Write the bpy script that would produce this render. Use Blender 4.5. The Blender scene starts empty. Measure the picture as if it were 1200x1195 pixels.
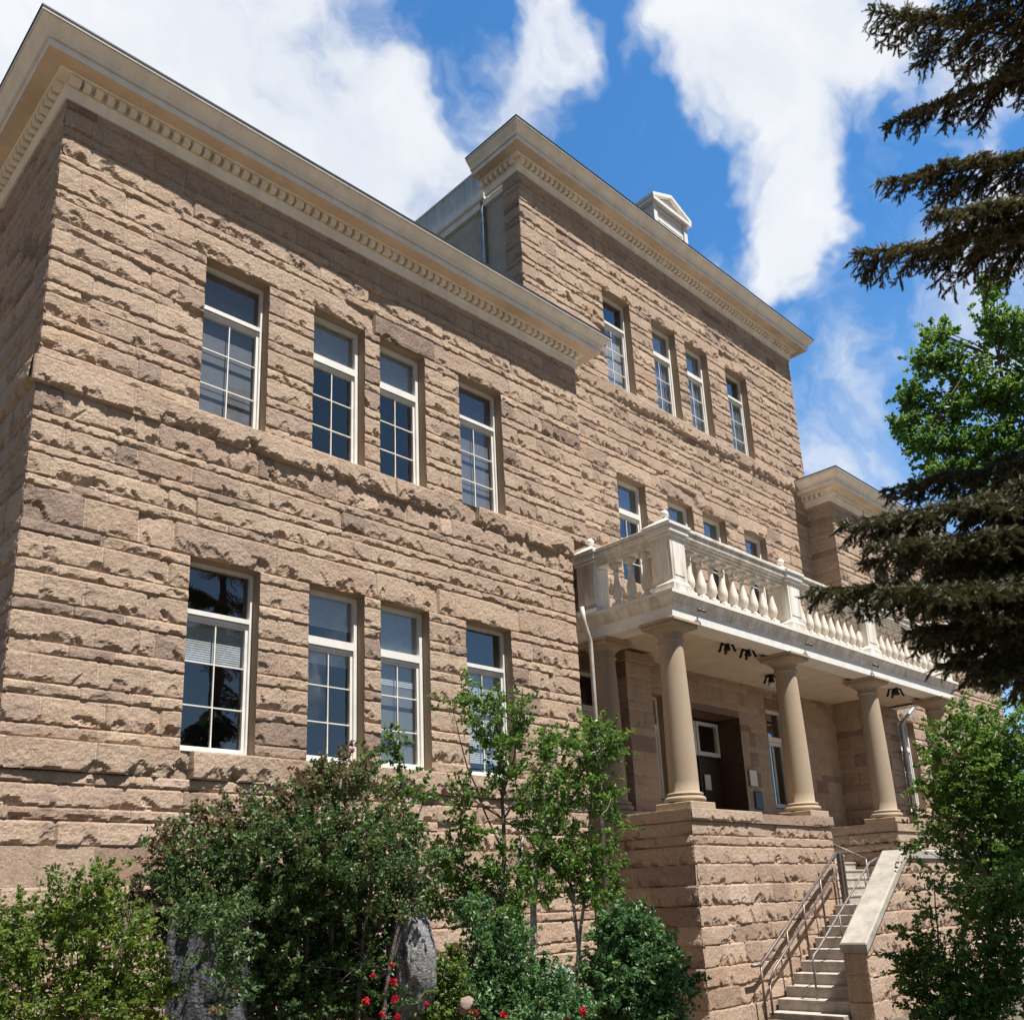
import bpy, math, random
import numpy as np
from mathutils import Vector, Matrix
random.seed(7); RNG = np.random.default_rng(11)
S = bpy.context.scene
COL = S.collection

# ------------------------------------------------------------------ camera
CP = np.array([-3.3801, -12.0, 0.0])
CF = np.array([0.67089, 0.68883, 0.27463]); CR = np.array([0.72336, -0.68944, -0.03783]); CU = np.array([-0.16328, -0.22403, 0.96081])
FPX, PX, PY = 1096.16, 581.64, 744.82
FH = np.array([CF[0], CF[1], 0.0]); FH /= np.linalg.norm(FH)
def ray(x, y): return CF + CR*(x-PX)/FPX + CU*(PY-y)/FPX
def ph(x, y, D):                      # world point on the sight line of a photo pixel, D metres out horizontally
    d = ray(x, y); return CP + d*(D/np.dot(d, FH))
def psize(r, p): return r/FPX*float(np.dot(np.asarray(p)-CP, CF))
cam = bpy.data.cameras.new('camera'); co = bpy.data.objects.new('camera', cam); COL.objects.link(co)
M = Matrix.Identity(4)
for i in range(3):
    M[i][0] = CR[i]; M[i][1] = CU[i]; M[i][2] = -CF[i]; M[i][3] = CP[i]
co.matrix_world = M
cam.sensor_width = 36; cam.lens = FPX/1200*36
cam.shift_x = (600-PX)/1200; cam.shift_y = (PY-597.5)/1200
cam.clip_end = 5000; cam.clip_start = 0.05
S.camera = co

# ------------------------------------------------------------------ light and view
SUNV = np.array([0.09, -1.0, 2.28]); SUNV = SUNV/np.linalg.norm(SUNV)
ELEV = math.asin(SUNV[2]); ROT = math.atan2(SUNV[0], SUNV[1])
sl = bpy.data.lights.new('sun', 'SUN'); sl.energy = 5.0; sl.angle = math.radians(0.5); sl.color = (1.0, 0.94, 0.86)
so = bpy.data.objects.new('sun', sl); COL.objects.link(so)
so.rotation_euler = Vector(SUNV.tolist()).to_track_quat('Z', 'Y').to_euler(); so.location = (30, -40, 60)
S.view_settings.view_transform = 'Standard'; S.view_settings.look = 'None'
S.view_settings.gamma = 1; S.view_settings.exposure = 0.76
try: S.cycles.use_denoising = True
except Exception: pass
S.cycles.max_bounces = 6; S.cycles.diffuse_bounces = 3; S.cycles.glossy_bounces = 3
S.cycles.transparent_max_bounces = 12; S.cycles.transmission_bounces = 4
S.cycles.caustics_reflective = False; S.cycles.caustics_refractive = False

def N(nt, t, **kw):
    n = nt.nodes.new(t)
    for k, v in kw.items():
        if k.startswith('i_'): n.inputs[k[2:].replace('_', ' ')].default_value = v
        else: setattr(n, k, v)
    return n
def L(nt, a, b): nt.links.new(a, b)
def math_n(nt, op, a, b=None, clamp=False):
    n = nt.nodes.new('ShaderNodeMath'); n.operation = op; n.use_clamp = clamp
    for i, q in enumerate((a, b)):
        if q is None: continue
        if isinstance(q, (int, float)): n.inputs[i].default_value = q
        else: nt.links.new(q, n.inputs[i])
    return n.outputs[0]

def build_world():
    w = bpy.data.worlds.new('World'); S.world = w; w.use_nodes = True
    nt = w.node_tree; nt.nodes.clear()
    out = N(nt, 'ShaderNodeOutputWorld'); bg = N(nt, 'ShaderNodeBackground'); bg.inputs['Strength'].default_value = 0.06
    sky = N(nt, 'ShaderNodeTexSky'); sky.sky_type = 'NISHITA'; sky.sun_disc = False
    sky.sun_elevation = ELEV; sky.sun_rotation = ROT; sky.altitude = 1500; sky.air_density = 1.0; sky.dust_density = 0.6; sky.ozone_density = 3.0
    hs = N(nt, 'ShaderNodeHueSaturation'); hs.inputs['Saturation'].default_value = 1.18; hs.inputs['Value'].default_value = 1.0
    L(nt, sky.outputs[0], hs.inputs['Color'])
    tint = N(nt, 'ShaderNodeMixRGB', blend_type='MULTIPLY'); tint.inputs[0].default_value = 1; tint.inputs[2].default_value = (1.7, 2.3, 2.35, 1); L(nt, hs.outputs[0], tint.inputs[1])
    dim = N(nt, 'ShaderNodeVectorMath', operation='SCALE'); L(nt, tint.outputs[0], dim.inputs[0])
    tc = N(nt, 'ShaderNodeTexCoord'); d0 = tc.outputs['Generated']
    wn = N(nt, 'ShaderNodeTexNoise'); wn.inputs['Scale'].default_value = 3.6; wn.inputs['Detail'].default_value = 5; wn.inputs['Roughness'].default_value = 0.6; L(nt, d0, wn.inputs['Vector'])
    w1 = N(nt, 'ShaderNodeVectorMath', operation='SUBTRACT'); w1.inputs[1].default_value = (.5, .5, .5); L(nt, wn.outputs['Color'], w1.inputs[0])
    w2 = N(nt, 'ShaderNodeVectorMath', operation='SCALE'); w2.inputs['Scale'].default_value = 0.26; L(nt, w1.outputs[0], w2.inputs[0])
    w3 = N(nt, 'ShaderNodeVectorMath', operation='ADD'); L(nt, d0, w3.inputs[0]); L(nt, w2.outputs[0], w3.inputs[1])
    w4 = N(nt, 'ShaderNodeVectorMath', operation='NORMALIZE'); L(nt, w3.outputs[0], w4.inputs[0]); d = w4.outputs[0]
    # wind-streaked noise: warp the direction, then layered noise
    mp = N(nt, 'ShaderNodeMapping'); mp.inputs['Rotation'].default_value = (0.3, 0.5, 0.8); mp.inputs['Scale'].default_value = (1, 1.35, 0.9)
    L(nt, d, mp.inputs['Vector'])
    n1 = N(nt, 'ShaderNodeTexNoise'); n1.inputs['Scale'].default_value = 6.5; n1.inputs['Detail'].default_value = 12; n1.inputs['Roughness'].default_value = 0.55; n1.inputs['Distortion'].default_value = 0.0
    L(nt, mp.outputs[0], n1.inputs['Vector'])
    n2 = N(nt, 'ShaderNodeTexNoise'); n2.inputs['Scale'].default_value = 2.2; n2.inputs['Detail'].default_value = 4
    L(nt, mp.outputs[0], n2.inputs['Vector'])
    blobs = [  # x, y, radius (photo px), weight : where the cloud banks stand in the sky
        (300,100,200,1.1),(140,40,210,1.1),(430,185,105,1.0),(490,225,75,.85),(30,60,160,.8),(390,40,90,.25),(500,60,80,.22),
        (643,50,62,.8),(655,150,45,.42),(600,130,60,.38),(690,185,55,.34),(560,150,50,.35),(720,165,30,.25),
        (890,50,130,1.15),(840,110,95,.8),(960,120,95,.8),(920,210,78,1.0),(925,290,58,1.0),(925,350,34,.85),(1020,30,90,.9),(770,60,60,.55),(745,100,40,.4),
        (1165,75,60,.8),(1090,95,40,.45),(1010,190,50,.4),(935,430,36,.42),(828,186,18,.5),(985,350,40,.35),
        (1040,430,150,.47),(960,540,120,.45),(1150,340,150,.47),(1100,250,120,.42),(560,110,60,.45),(700,120,50,.36),(830,330,60,.36),(1190,760,90,.4)]
    acc = None
    for (x, y, r, wt) in blobs:
        v = ray(x, y); v = v/np.linalg.norm(v)
        v2 = ray(x+r, y); v3 = ray(x, y+r)
        c = 0.5*(np.dot(v, v2/np.linalg.norm(v2)) + np.dot(v, v3/np.linalg.norm(v3)))
        dt = N(nt, 'ShaderNodeVectorMath', operation='DOT_PRODUCT'); dt.inputs[1].default_value = v.tolist(); L(nt, d, dt.inputs[0])
        mr = N(nt, 'ShaderNodeMapRange', interpolation_type='SMOOTHSTEP'); L(nt, dt.outputs['Value'], mr.inputs['Value'])
        ang = math.acos(c); mr.inputs['From Min'].default_value = math.cos(ang*1.5); mr.inputs['From Max'].default_value = math.cos(ang*0.0)
        mr.inputs['To Min'].default_value = 0; mr.inputs['To Max'].default_value = wt
        acc = mr.outputs[0] if acc is None else math_n(nt, 'MAXIMUM', math_n(nt, 'MULTIPLY', math_n(nt, 'ADD', acc, mr.outputs[0]), 0.62), math_n(nt, 'MAXIMUM', acc, mr.outputs[0]))
    acc = math_n(nt, 'MINIMUM', acc, 1.15)
    # clouds elsewhere round the sky
    far = N(nt, 'ShaderNodeMapRange', interpolation_type='SMOOTHSTEP'); L(nt, n2.outputs[0], far.inputs['Value'])
    far.inputs['From Min'].default_value = 0.5; far.inputs['From Max'].default_value = 0.75; far.inputs['To Max'].default_value = 0.22
    fd = N(nt, 'ShaderNodeVectorMath', operation='DOT_PRODUCT'); fd.inputs[1].default_value = FH.tolist(); L(nt, d, fd.inputs[0])
    back = N(nt, 'ShaderNodeMapRange'); L(nt, fd.outputs['Value'], back.inputs['Value'])
    back.inputs['From Min'].default_value = 0.1; back.inputs['From Max'].default_value = -0.2
    dimf = N(nt, 'ShaderNodeMapRange', interpolation_type='SMOOTHSTEP'); L(nt, fd.outputs['Value'], dimf.inputs['Value']); dimf.inputs['From Min'].default_value = -.3; dimf.inputs['From Max'].default_value = .45; dimf.inputs['To Min'].default_value = .28; dimf.inputs['To Max'].default_value = 1.0  # sky behind the camera darkened to cut fill light on the facade
    acc = math_n(nt, 'MAXIMUM', acc, math_n(nt, 'MULTIPLY', far.outputs[0], back.outputs[0]))
    nz = math_n(nt, 'ADD', math_n(nt, 'MULTIPLY', math_n(nt, 'SUBTRACT', n1.outputs[0], 0.5), 3.3), math_n(nt, 'MULTIPLY', math_n(nt, 'SUBTRACT', n2.outputs[0], 0.5), 0.9))
    dens = math_n(nt, 'ADD', math_n(nt, 'SUBTRACT', math_n(nt, 'MULTIPLY', acc, 1.5), 0.28), nz)
    cm = N(nt, 'ShaderNodeMapRange', interpolation_type='SMOOTHSTEP'); L(nt, dens, cm.inputs['Value'])
    cm.inputs['From Min'].default_value = 0.18; cm.inputs['From Max'].default_value = 1.22; cm.inputs['To Max'].default_value = 1.0
    cov = cm.outputs[0]
    # cloud brightness: thicker parts a little greyer
    cr = N(nt, 'ShaderNodeValToRGB'); e = cr.color_ramp.elements
    e[0].position = 0.38; e[0].color = (0.68, 0.75, 0.86, 1); e[1].position = 0.60; e[1].color = (0.93, 0.955, 1.0, 1)
    sh = math_n(nt, 'ADD', math_n(nt, 'MULTIPLY', n1.outputs[0], 0.55), math_n(nt, 'MULTIPLY', n2.outputs[0], 0.5))
    L(nt, sh, cr.inputs[0])
    sc = N(nt, 'ShaderNodeVectorMath', operation='SCALE'); sc.inputs['Scale'].default_value = 9.7; L(nt, cr.outputs[0], sc.inputs[0])
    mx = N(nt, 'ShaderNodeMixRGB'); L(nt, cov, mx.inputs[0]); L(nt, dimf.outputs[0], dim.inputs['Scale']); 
    # air low in the sky pales the blue
    sz = N(nt, 'ShaderNodeSeparateXYZ'); L(nt, d0, sz.inputs[0])
    hz_ = N(nt, 'ShaderNodeMapRange', interpolation_type='SMOOTHSTEP'); L(nt, sz.outputs['Z'], hz_.inputs['Value']); hz_.inputs['From Min'].default_value = .62; hz_.inputs['From Max'].default_value = .12; hz_.inputs['To Max'].default_value = .55
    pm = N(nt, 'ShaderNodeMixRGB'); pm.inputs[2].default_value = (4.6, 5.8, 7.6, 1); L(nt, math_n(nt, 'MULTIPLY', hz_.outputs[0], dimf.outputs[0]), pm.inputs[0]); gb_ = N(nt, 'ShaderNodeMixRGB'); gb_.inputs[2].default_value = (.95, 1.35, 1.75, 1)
    L(nt, math_n(nt, 'MULTIPLY', math_n(nt, 'SUBTRACT', 1.0, dimf.outputs[0]), .85), gb_.inputs[0]); L(nt, dim.outputs[0], gb_.inputs[1]); L(nt, gb_.outputs[0], pm.inputs[1])  # the darkened sky behind the camera is also greyed, for duller pane reflections
    L(nt, pm.outputs[0], mx.inputs[1]); L(nt, sc.outputs[0], mx.inputs[2])
    L(nt, mx.outputs[0], bg.inputs['Color']); L(nt, bg.outputs[0], out.inputs[0])
build_world()

# ------------------------------------------------------------------ materials
MATS = {}
def newmat(name):
    m = bpy.data.materials.new(name); m.use_nodes = True; MATS[name] = m
    nt = m.node_tree; b = nt.nodes['Principled BSDF']; return m, nt, b
def plain(name, c, rough=0.6, metal=0.0, var=0.08, scale=6.0, bump=0.0, bscale=60.0, streak=False, dirt=None):
    m, nt, b = newmat(name)
    tc = N(nt, 'ShaderNodeTexCoord'); no = N(nt, 'ShaderNodeTexNoise'); no.inputs['Scale'].default_value = scale; no.inputs['Detail'].default_value = 6; no.inputs['Roughness'].default_value = 0.65
    vec = tc.outputs['Object']
    if streak:
        mp = N(nt, 'ShaderNodeMapping'); mp.inputs['Scale'].default_value = (1, 1, 0.16); L(nt, vec, mp.inputs[0]); vec = mp.outputs[0]
    L(nt, vec, no.inputs['Vector'])
    cr = N(nt, 'ShaderNodeValToRGB'); e = cr.color_ramp.elements
    lo = [x*(1-var*2.2) for x in c]; hi = [min(1, x*(1+var)) for x in c]
    if dirt: lo = dirt
    e[0].position = 0.3; e[0].color = (*lo, 1); e[1].position = 0.62; e[1].color = (*hi, 1)
    L(nt, no.outputs[0], cr.inputs[0]); L(nt, cr.outputs[0], b.inputs['Base Color'])
    b.inputs['Roughness'].default_value = rough; b.inputs['Metallic'].default_value = metal
    if bump:
        n2 = N(nt, 'ShaderNodeTexNoise'); n2.inputs['Scale'].default_value = bscale; n2.inputs['Detail'].default_value = 8; L(nt, tc.outputs['Object'], n2.inputs['Vector'])
        bp = N(nt, 'ShaderNodeBump'); bp.inputs['Strength'].default_value = bump; bp.inputs['Distance'].default_value = 0.02
        L(nt, n2.outputs[0], bp.inputs['Height']); L(nt, bp.outputs[0], b.inputs['Normal'])
    return m

def stone_mat(name, cols, grain=0.35, bump=0.5):
    m, nt, b = newmat(name)
    at = N(nt, 'ShaderNodeAttribute'); at.attribute_name = 'tone'
    tc = N(nt, 'ShaderNodeTexCoord')
    # rain streaks: long vertical stains
    sp_ = N(nt, 'ShaderNodeMapping'); sp_.inputs['Scale'].default_value = (2.6, 2.6, .22); L(nt, tc.outputs['Object'], sp_.inputs[0])
    sn_ = N(nt, 'ShaderNodeTexNoise'); sn_.inputs['Scale'].default_value = 1.0; sn_.inputs['Detail'].default_value = 6; sn_.inputs['Roughness'].default_value = .65; L(nt, sp_.outputs[0], sn_.inputs['Vector'])
    sr_ = N(nt, 'ShaderNodeMapRange'); L(nt, sn_.outputs[0], sr_.inputs['Value']); sr_.inputs['From Min'].default_value = .55; sr_.inputs['From Max'].default_value = .75; sr_.inputs['To Min'].default_value = 1.0; sr_.inputs['To Max'].default_value = .80
    cr = N(nt, 'ShaderNodeValToRGB'); cr.color_ramp.interpolation = 'LINEAR'
    e = cr.color_ramp.elements
    while len(e) < len(cols): e.new(0.5)
    for i, (p, c) in enumerate(cols): e[i].position = p; e[i].color = (*c, 1)
    no = N(nt, 'ShaderNodeTexNoise'); no.inputs['Scale'].default_value = 3.0; no.inputs['Detail'].default_value = 7; no.inputs['Roughness'].default_value = 0.7
    L(nt, tc.outputs['Object'], no.inputs['Vector'])
    t = math_n(nt, 'ADD', at.outputs['Fac'], math_n(nt, 'MULTIPLY', math_n(nt, 'SUBTRACT', no.outputs[0], 0.5), 0.55), True)
    L(nt, t, cr.inputs[0])
    gr = N(nt, 'ShaderNodeTexNoise'); gr.inputs['Scale'].default_value = 38.0; gr.inputs['Detail'].default_value = 8; gr.inputs['Roughness'].default_value = 0.75
    L(nt, tc.outputs['Object'], gr.inputs['Vector'])
    mr = N(nt, 'ShaderNodeMapRange'); L(nt, gr.outputs[0], mr.inputs['Value'])
    mr.inputs['From Min'].default_value = 0.3; mr.inputs['From Max'].default_value = 0.7; mr.inputs['To Min'].default_value = 1-grain; mr.inputs['To Max'].default_value = 1+grain*0.6
    # rusty iron stains of the sandstone
    st = N(nt, 'ShaderNodeTexNoise'); st.inputs['Scale'].default_value = 1.1; st.inputs['Detail'].default_value = 5; L(nt, tc.outputs['Object'], st.inputs['Vector'])
    sm = N(nt, 'ShaderNodeMapRange'); L(nt, st.outputs[0], sm.inputs['Value']); sm.inputs['From Min'].default_value = 0.52; sm.inputs['From Max'].default_value = 0.72; sm.inputs['To Max'].default_value = 0.35
    mu = N(nt, 'ShaderNodeMixRGB', blend_type='MULTIPLY'); mu.inputs[2].default_value = (0.95, 0.78, 0.62, 1); L(nt, sm.outputs[0], mu.inputs[0]); L(nt, cr.outputs[0], mu.inputs[1])
    vm = N(nt, 'ShaderNodeVectorMath', operation='SCALE'); L(nt, mu.outputs[0], vm.inputs[0]); L(nt, math_n(nt, 'MULTIPLY', mr.outputs[0], sr_.outputs[0]), vm.inputs['Scale'])
    L(nt, vm.outputs[0], b.inputs['Base Color']); b.inputs['Roughness'].default_value = 0.9
    try: b.inputs['Specular IOR Level'].default_value = 0.25
    except Exception: pass
    g2 = N(nt, 'ShaderNodeTexNoise'); g2.inputs['Scale'].default_value = 22.0; g2.inputs['Detail'].default_value = 10; g2.inputs['Roughness'].default_value = 0.7
    L(nt, tc.outputs['Object'], g2.inputs['Vector'])
    bp = N(nt, 'ShaderNodeBump'); bp.inputs['Strength'].default_value = bump; bp.inputs['Distance'].default_value = 0.035
    L(nt, g2.outputs[0], bp.inputs['Height']); L(nt, bp.outputs[0], b.inputs['Normal'])
    return m
STONE = stone_mat('rock_faced_sandstone', [(0.0, (.235,.172,.14)), (0.22, (.35,.260,.206)), (0.42, (.435,.326,.25)), (0.6, (.475,.36,.268)), (0.82, (.53,.41,.303)), (1.0, (.57,.465,.37))], grain=.48)
PINK = stone_mat('pink_sandstone', [(0.0, (.31,.22,.165)), (0.3, (.42,.305,.23)), (0.6, (.505,.378,.29)), (1.0, (.57,.455,.365))], grain=.42)
SMOOTH = stone_mat('dressed_sandstone', [(0.0, (.29,.215,.155)), (0.5, (.37,.28,.20)), (1.0, (.42,.325,.235))], grain=0.2, bump=0.15)
COLUMN = stone_mat('column_sandstone', [(0.0, (.35,.275,.20)), (0.5, (.42,.335,.245)), (1.0, (.45,.365,.27))], grain=0.12, bump=0.05)
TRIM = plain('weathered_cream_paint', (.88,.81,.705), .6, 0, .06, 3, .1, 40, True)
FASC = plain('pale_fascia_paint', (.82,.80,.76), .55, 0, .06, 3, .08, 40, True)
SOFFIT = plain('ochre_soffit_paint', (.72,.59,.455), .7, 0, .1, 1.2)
WHITE = plain('white_paint', (.78,.76,.72), .5, 0, .05, 4, .06, 30)
AGEDW = plain('aged_white_paint', (.74,.71,.65), .55, 0, .14, 5, .12, 40, True, dirt=(.50,.42,.33))
BEIGE = plain('beige_window_paint', (.60,.565,.50), .5, 0, .06)
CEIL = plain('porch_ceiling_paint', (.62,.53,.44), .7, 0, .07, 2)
DARKM = plain('dark_roof_metal', (.05,.06,.075), .45, .6, .1)
IRON = plain('black_iron', (.018,.014,.012), .5, .4, .1)
RAILM = plain('brown_painted_rail', (.165,.135,.12), .4, .5, .25, 20)
GALV = plain('galvanised_metal', (.42,.46,.50), .38, .75, .15, 8)
DULL = plain('dull_grey_rail', (.22,.20,.19), .5, .3, .2, 15)
PARAP = plain('weathered_grey_metal', (.50,.53,.54), .5, .1, .14, 4, .1, 20, True)
DOWN = plain('painted_downspout', (.55,.53,.50), .45, .1, .1)
STUCCO = plain('grey_stucco', (.46,.42,.36), .9, 0, .08, 2, .2, 50)
CONC = plain('concrete', (.40,.37,.325), .85, 0, .14, 3, .2, 60)
TREAD = plain('worn_concrete_step', (.42,.375,.335), .85, 0, .16, 5, .2, 60)
DOORM = plain('dark_brown_door', (.045,.022,.014), .45, 0, .1, 8)
REVEAL = plain('brown_panelling', (.10,.052,.032), .55, 0, .15, 6)
BLIND = plain('pale_window_blind', (.66,.70,.72), .8, 0, .04)
GREYB = plain('grey_window_screen', (.24,.245,.27), .85, 0, .06)
SCREEN = plain('dark_window_screen', (.13,.12,.135), .9, 0, .1)
CURT = plain('dull_blue_curtain', (.24,.30,.37), .85, 0, .1, 3)
INNER = plain('dark_room', (.012,.012,.014), .9)
PAPER = plain('paper', (.72,.70,.66), .7, 0, .03)
BLUE = plain('blue_sign_face', (.03,.055,.12), .4, 0, .1)
GRAN = plain('grey_granite', (.19,.19,.195), .85, 0, .38, 30, .8, 60)
GRAND = plain('dark_granite', (.075,.078,.092), .8, 0, .40, 22, .8, 50)
PALE = plain('pale_stone', (.27,.28,.30), .7, 0, .15, 8, .3, 40)
GROUND = plain('dry_ground', (.125,.10,.072), .95, 0, .3, 5, .5, 12)
ROCKP = plain('pinkish_rock', (.26,.20,.165), .8, 0, .2, 12, .4, 40)
BARK = plain('grey_brown_bark', (.13,.105,.085), .9, 0, .3, 14, .6, 40)
PALEBARK = plain('pale_bark', (.45,.42,.37), .85, 0, .3, 16, .5, 40)
SPBARK = plain('spruce_bark', (.07,.05,.038), .9, 0, .3, 14, .6, 40)
BULB = plain('clear_bulb', (.75,.73,.68), .15)

def leafmat(name, cols, trans=0.35, rough=0.5):
    m, nt, b = newmat(name)
    at = N(nt, 'ShaderNodeAttribute'); at.attribute_name = 'tone'
    cr = N(nt, 'ShaderNodeValToRGB'); e = cr.color_ramp.elements
    while len(e) < len(cols): e.new(0.5)
    for i, (p, c) in enumerate(cols): e[i].position = p; e[i].color = (*c, 1)
    L(nt, at.outputs['Fac'], cr.inputs[0]); L(nt, cr.outputs[0], b.inputs['Base Color']); b.inputs['Roughness'].default_value = rough
    tr = N(nt, 'ShaderNodeBsdfTranslucent')
    hs = N(nt, 'ShaderNodeHueSaturation'); hs.inputs['Value'].default_value = 1.5; hs.inputs['Hue'].default_value = 0.485; L(nt, cr.outputs[0], hs.inputs['Color']); L(nt, hs.outputs[0], tr.inputs['Color'])
    mx = N(nt, 'ShaderNodeMixShader'); mx.inputs[0].default_value = trans
    L(nt, b.outputs[0], mx.inputs[1]); L(nt, tr.outputs[0], mx.inputs[2]); L(nt, mx.outputs[0], nt.nodes['Material Output'].inputs['Surface'])
    return m
LF_BRIGHT = leafmat('bright_spring_leaves', [(0, (.05,.115,.016)), (.5, (.095,.20,.03)), (1, (.17,.29,.06))], .45)
LF_LIME = leafmat('lime_shrub_leaves', [(0, (.055,.10,.012)), (.5, (.11,.18,.022)), (1, (.21,.27,.045))], .4)
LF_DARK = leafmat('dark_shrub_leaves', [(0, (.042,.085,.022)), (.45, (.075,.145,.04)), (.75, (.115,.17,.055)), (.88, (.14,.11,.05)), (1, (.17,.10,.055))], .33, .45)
LF_MID = leafmat('green_sapling_leaves', [(0, (.045,.105,.016)), (.5, (.09,.19,.03)), (1, (.165,.27,.05))], .4, .45)
LF_ROUND = leafmat('glossy_bush_leaves', [(0, (.036,.09,.03)), (.5, (.072,.165,.05)), (1, (.14,.25,.085))], .3, .42)
NEEDLE = leafmat('spruce_needles', [(0, (.042,.048,.018)), (.5, (.085,.085,.032)), (.85, (.145,.12,.05)), (1, (.20,.14,.06))], .2, .5)
RED = leafmat('red_petals', [(0, (.35,.008,.012)), (1, (.62,.02,.03))], .3)
CREAMP = leafmat('cream_petals', [(0, (.7,.5,.25)), (1, (.75,.62,.4))], .3)

def glass_mat(name, tint, refl):
    m, nt, b = newmat(name); nt.nodes.remove(b)
    gl = N(nt, 'ShaderNodeBsdfGlossy'); gl.inputs['Roughness'].default_value = 0.015; gl.inputs['Color'].default_value = (.9,.95,1,1)
    tr = N(nt, 'ShaderNodeBsdfTransparent'); tr.inputs['Color'].default_value = (*tint, 1)
    fr = N(nt, 'ShaderNodeFresnel'); ge = N(nt, 'ShaderNodeNewGeometry')
    L(nt, math_n(nt, 'SUBTRACT', 1.55, math_n(nt, 'MULTIPLY', ge.outputs['Backfacing'], 1.55-1/1.55)), fr.inputs['IOR'])   # thin pane: the same from both sides
    # old float glass: faint waviness
    tc = N(nt, 'ShaderNodeTexCoord'); no = N(nt, 'ShaderNodeTexNoise'); no.inputs['Scale'].default_value = 1.6; no.inputs['Detail'].default_value = 1; L(nt, tc.outputs['Object'], no.inputs['Vector'])
    bp = N(nt, 'ShaderNodeBump'); bp.inputs['Strength'].default_value = 0.06; bp.inputs['Distance'].default_value = 0.05; L(nt, no.outputs[0], bp.inputs['Height'])
    L(nt, bp.outputs[0], gl.inputs['Normal'])
    f = math_n(nt, 'ADD', math_n(nt, 'MULTIPLY', fr.outputs[0], 1.0), refl, True)
    mx = N(nt, 'ShaderNodeMixShader'); L(nt, f, mx.inputs[0]); L(nt, tr.outputs[0], mx.inputs[1]); L(nt, gl.outputs[0], mx.inputs[2])
    L(nt, mx.outputs[0], nt.nodes['Material Output'].inputs['Surface'])
    return m
GLASS = glass_mat('window_glass', (.93,.96,.97), .22)

# ------------------------------------------------------------------ mesh helpers
def link(name, me, mat, parent=None):
    o = bpy.data.objects.new(name, me); COL.objects.link(o)
    mats = mat if isinstance(mat, (list, tuple)) else [mat]
    for m in mats: me.materials.append(m)
    if parent is not None: o.parent = parent
    return o
def tag(o, label, cat, group=None):
    o['label'] = label; o['category'] = cat
    if group: o['group'] = group
    return o
def thing(name, label, cat, loc=(0,0,0), group=None):
    o = bpy.data.objects.new(name, None); COL.objects.link(o); o.empty_display_size = 0.3
    o.location = [float(q) for q in loc]
    return tag(o, label, cat, group)
def structure(name, me, mat):
    o = link(name, me, mat); o['kind'] = 'structure'; return o

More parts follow.
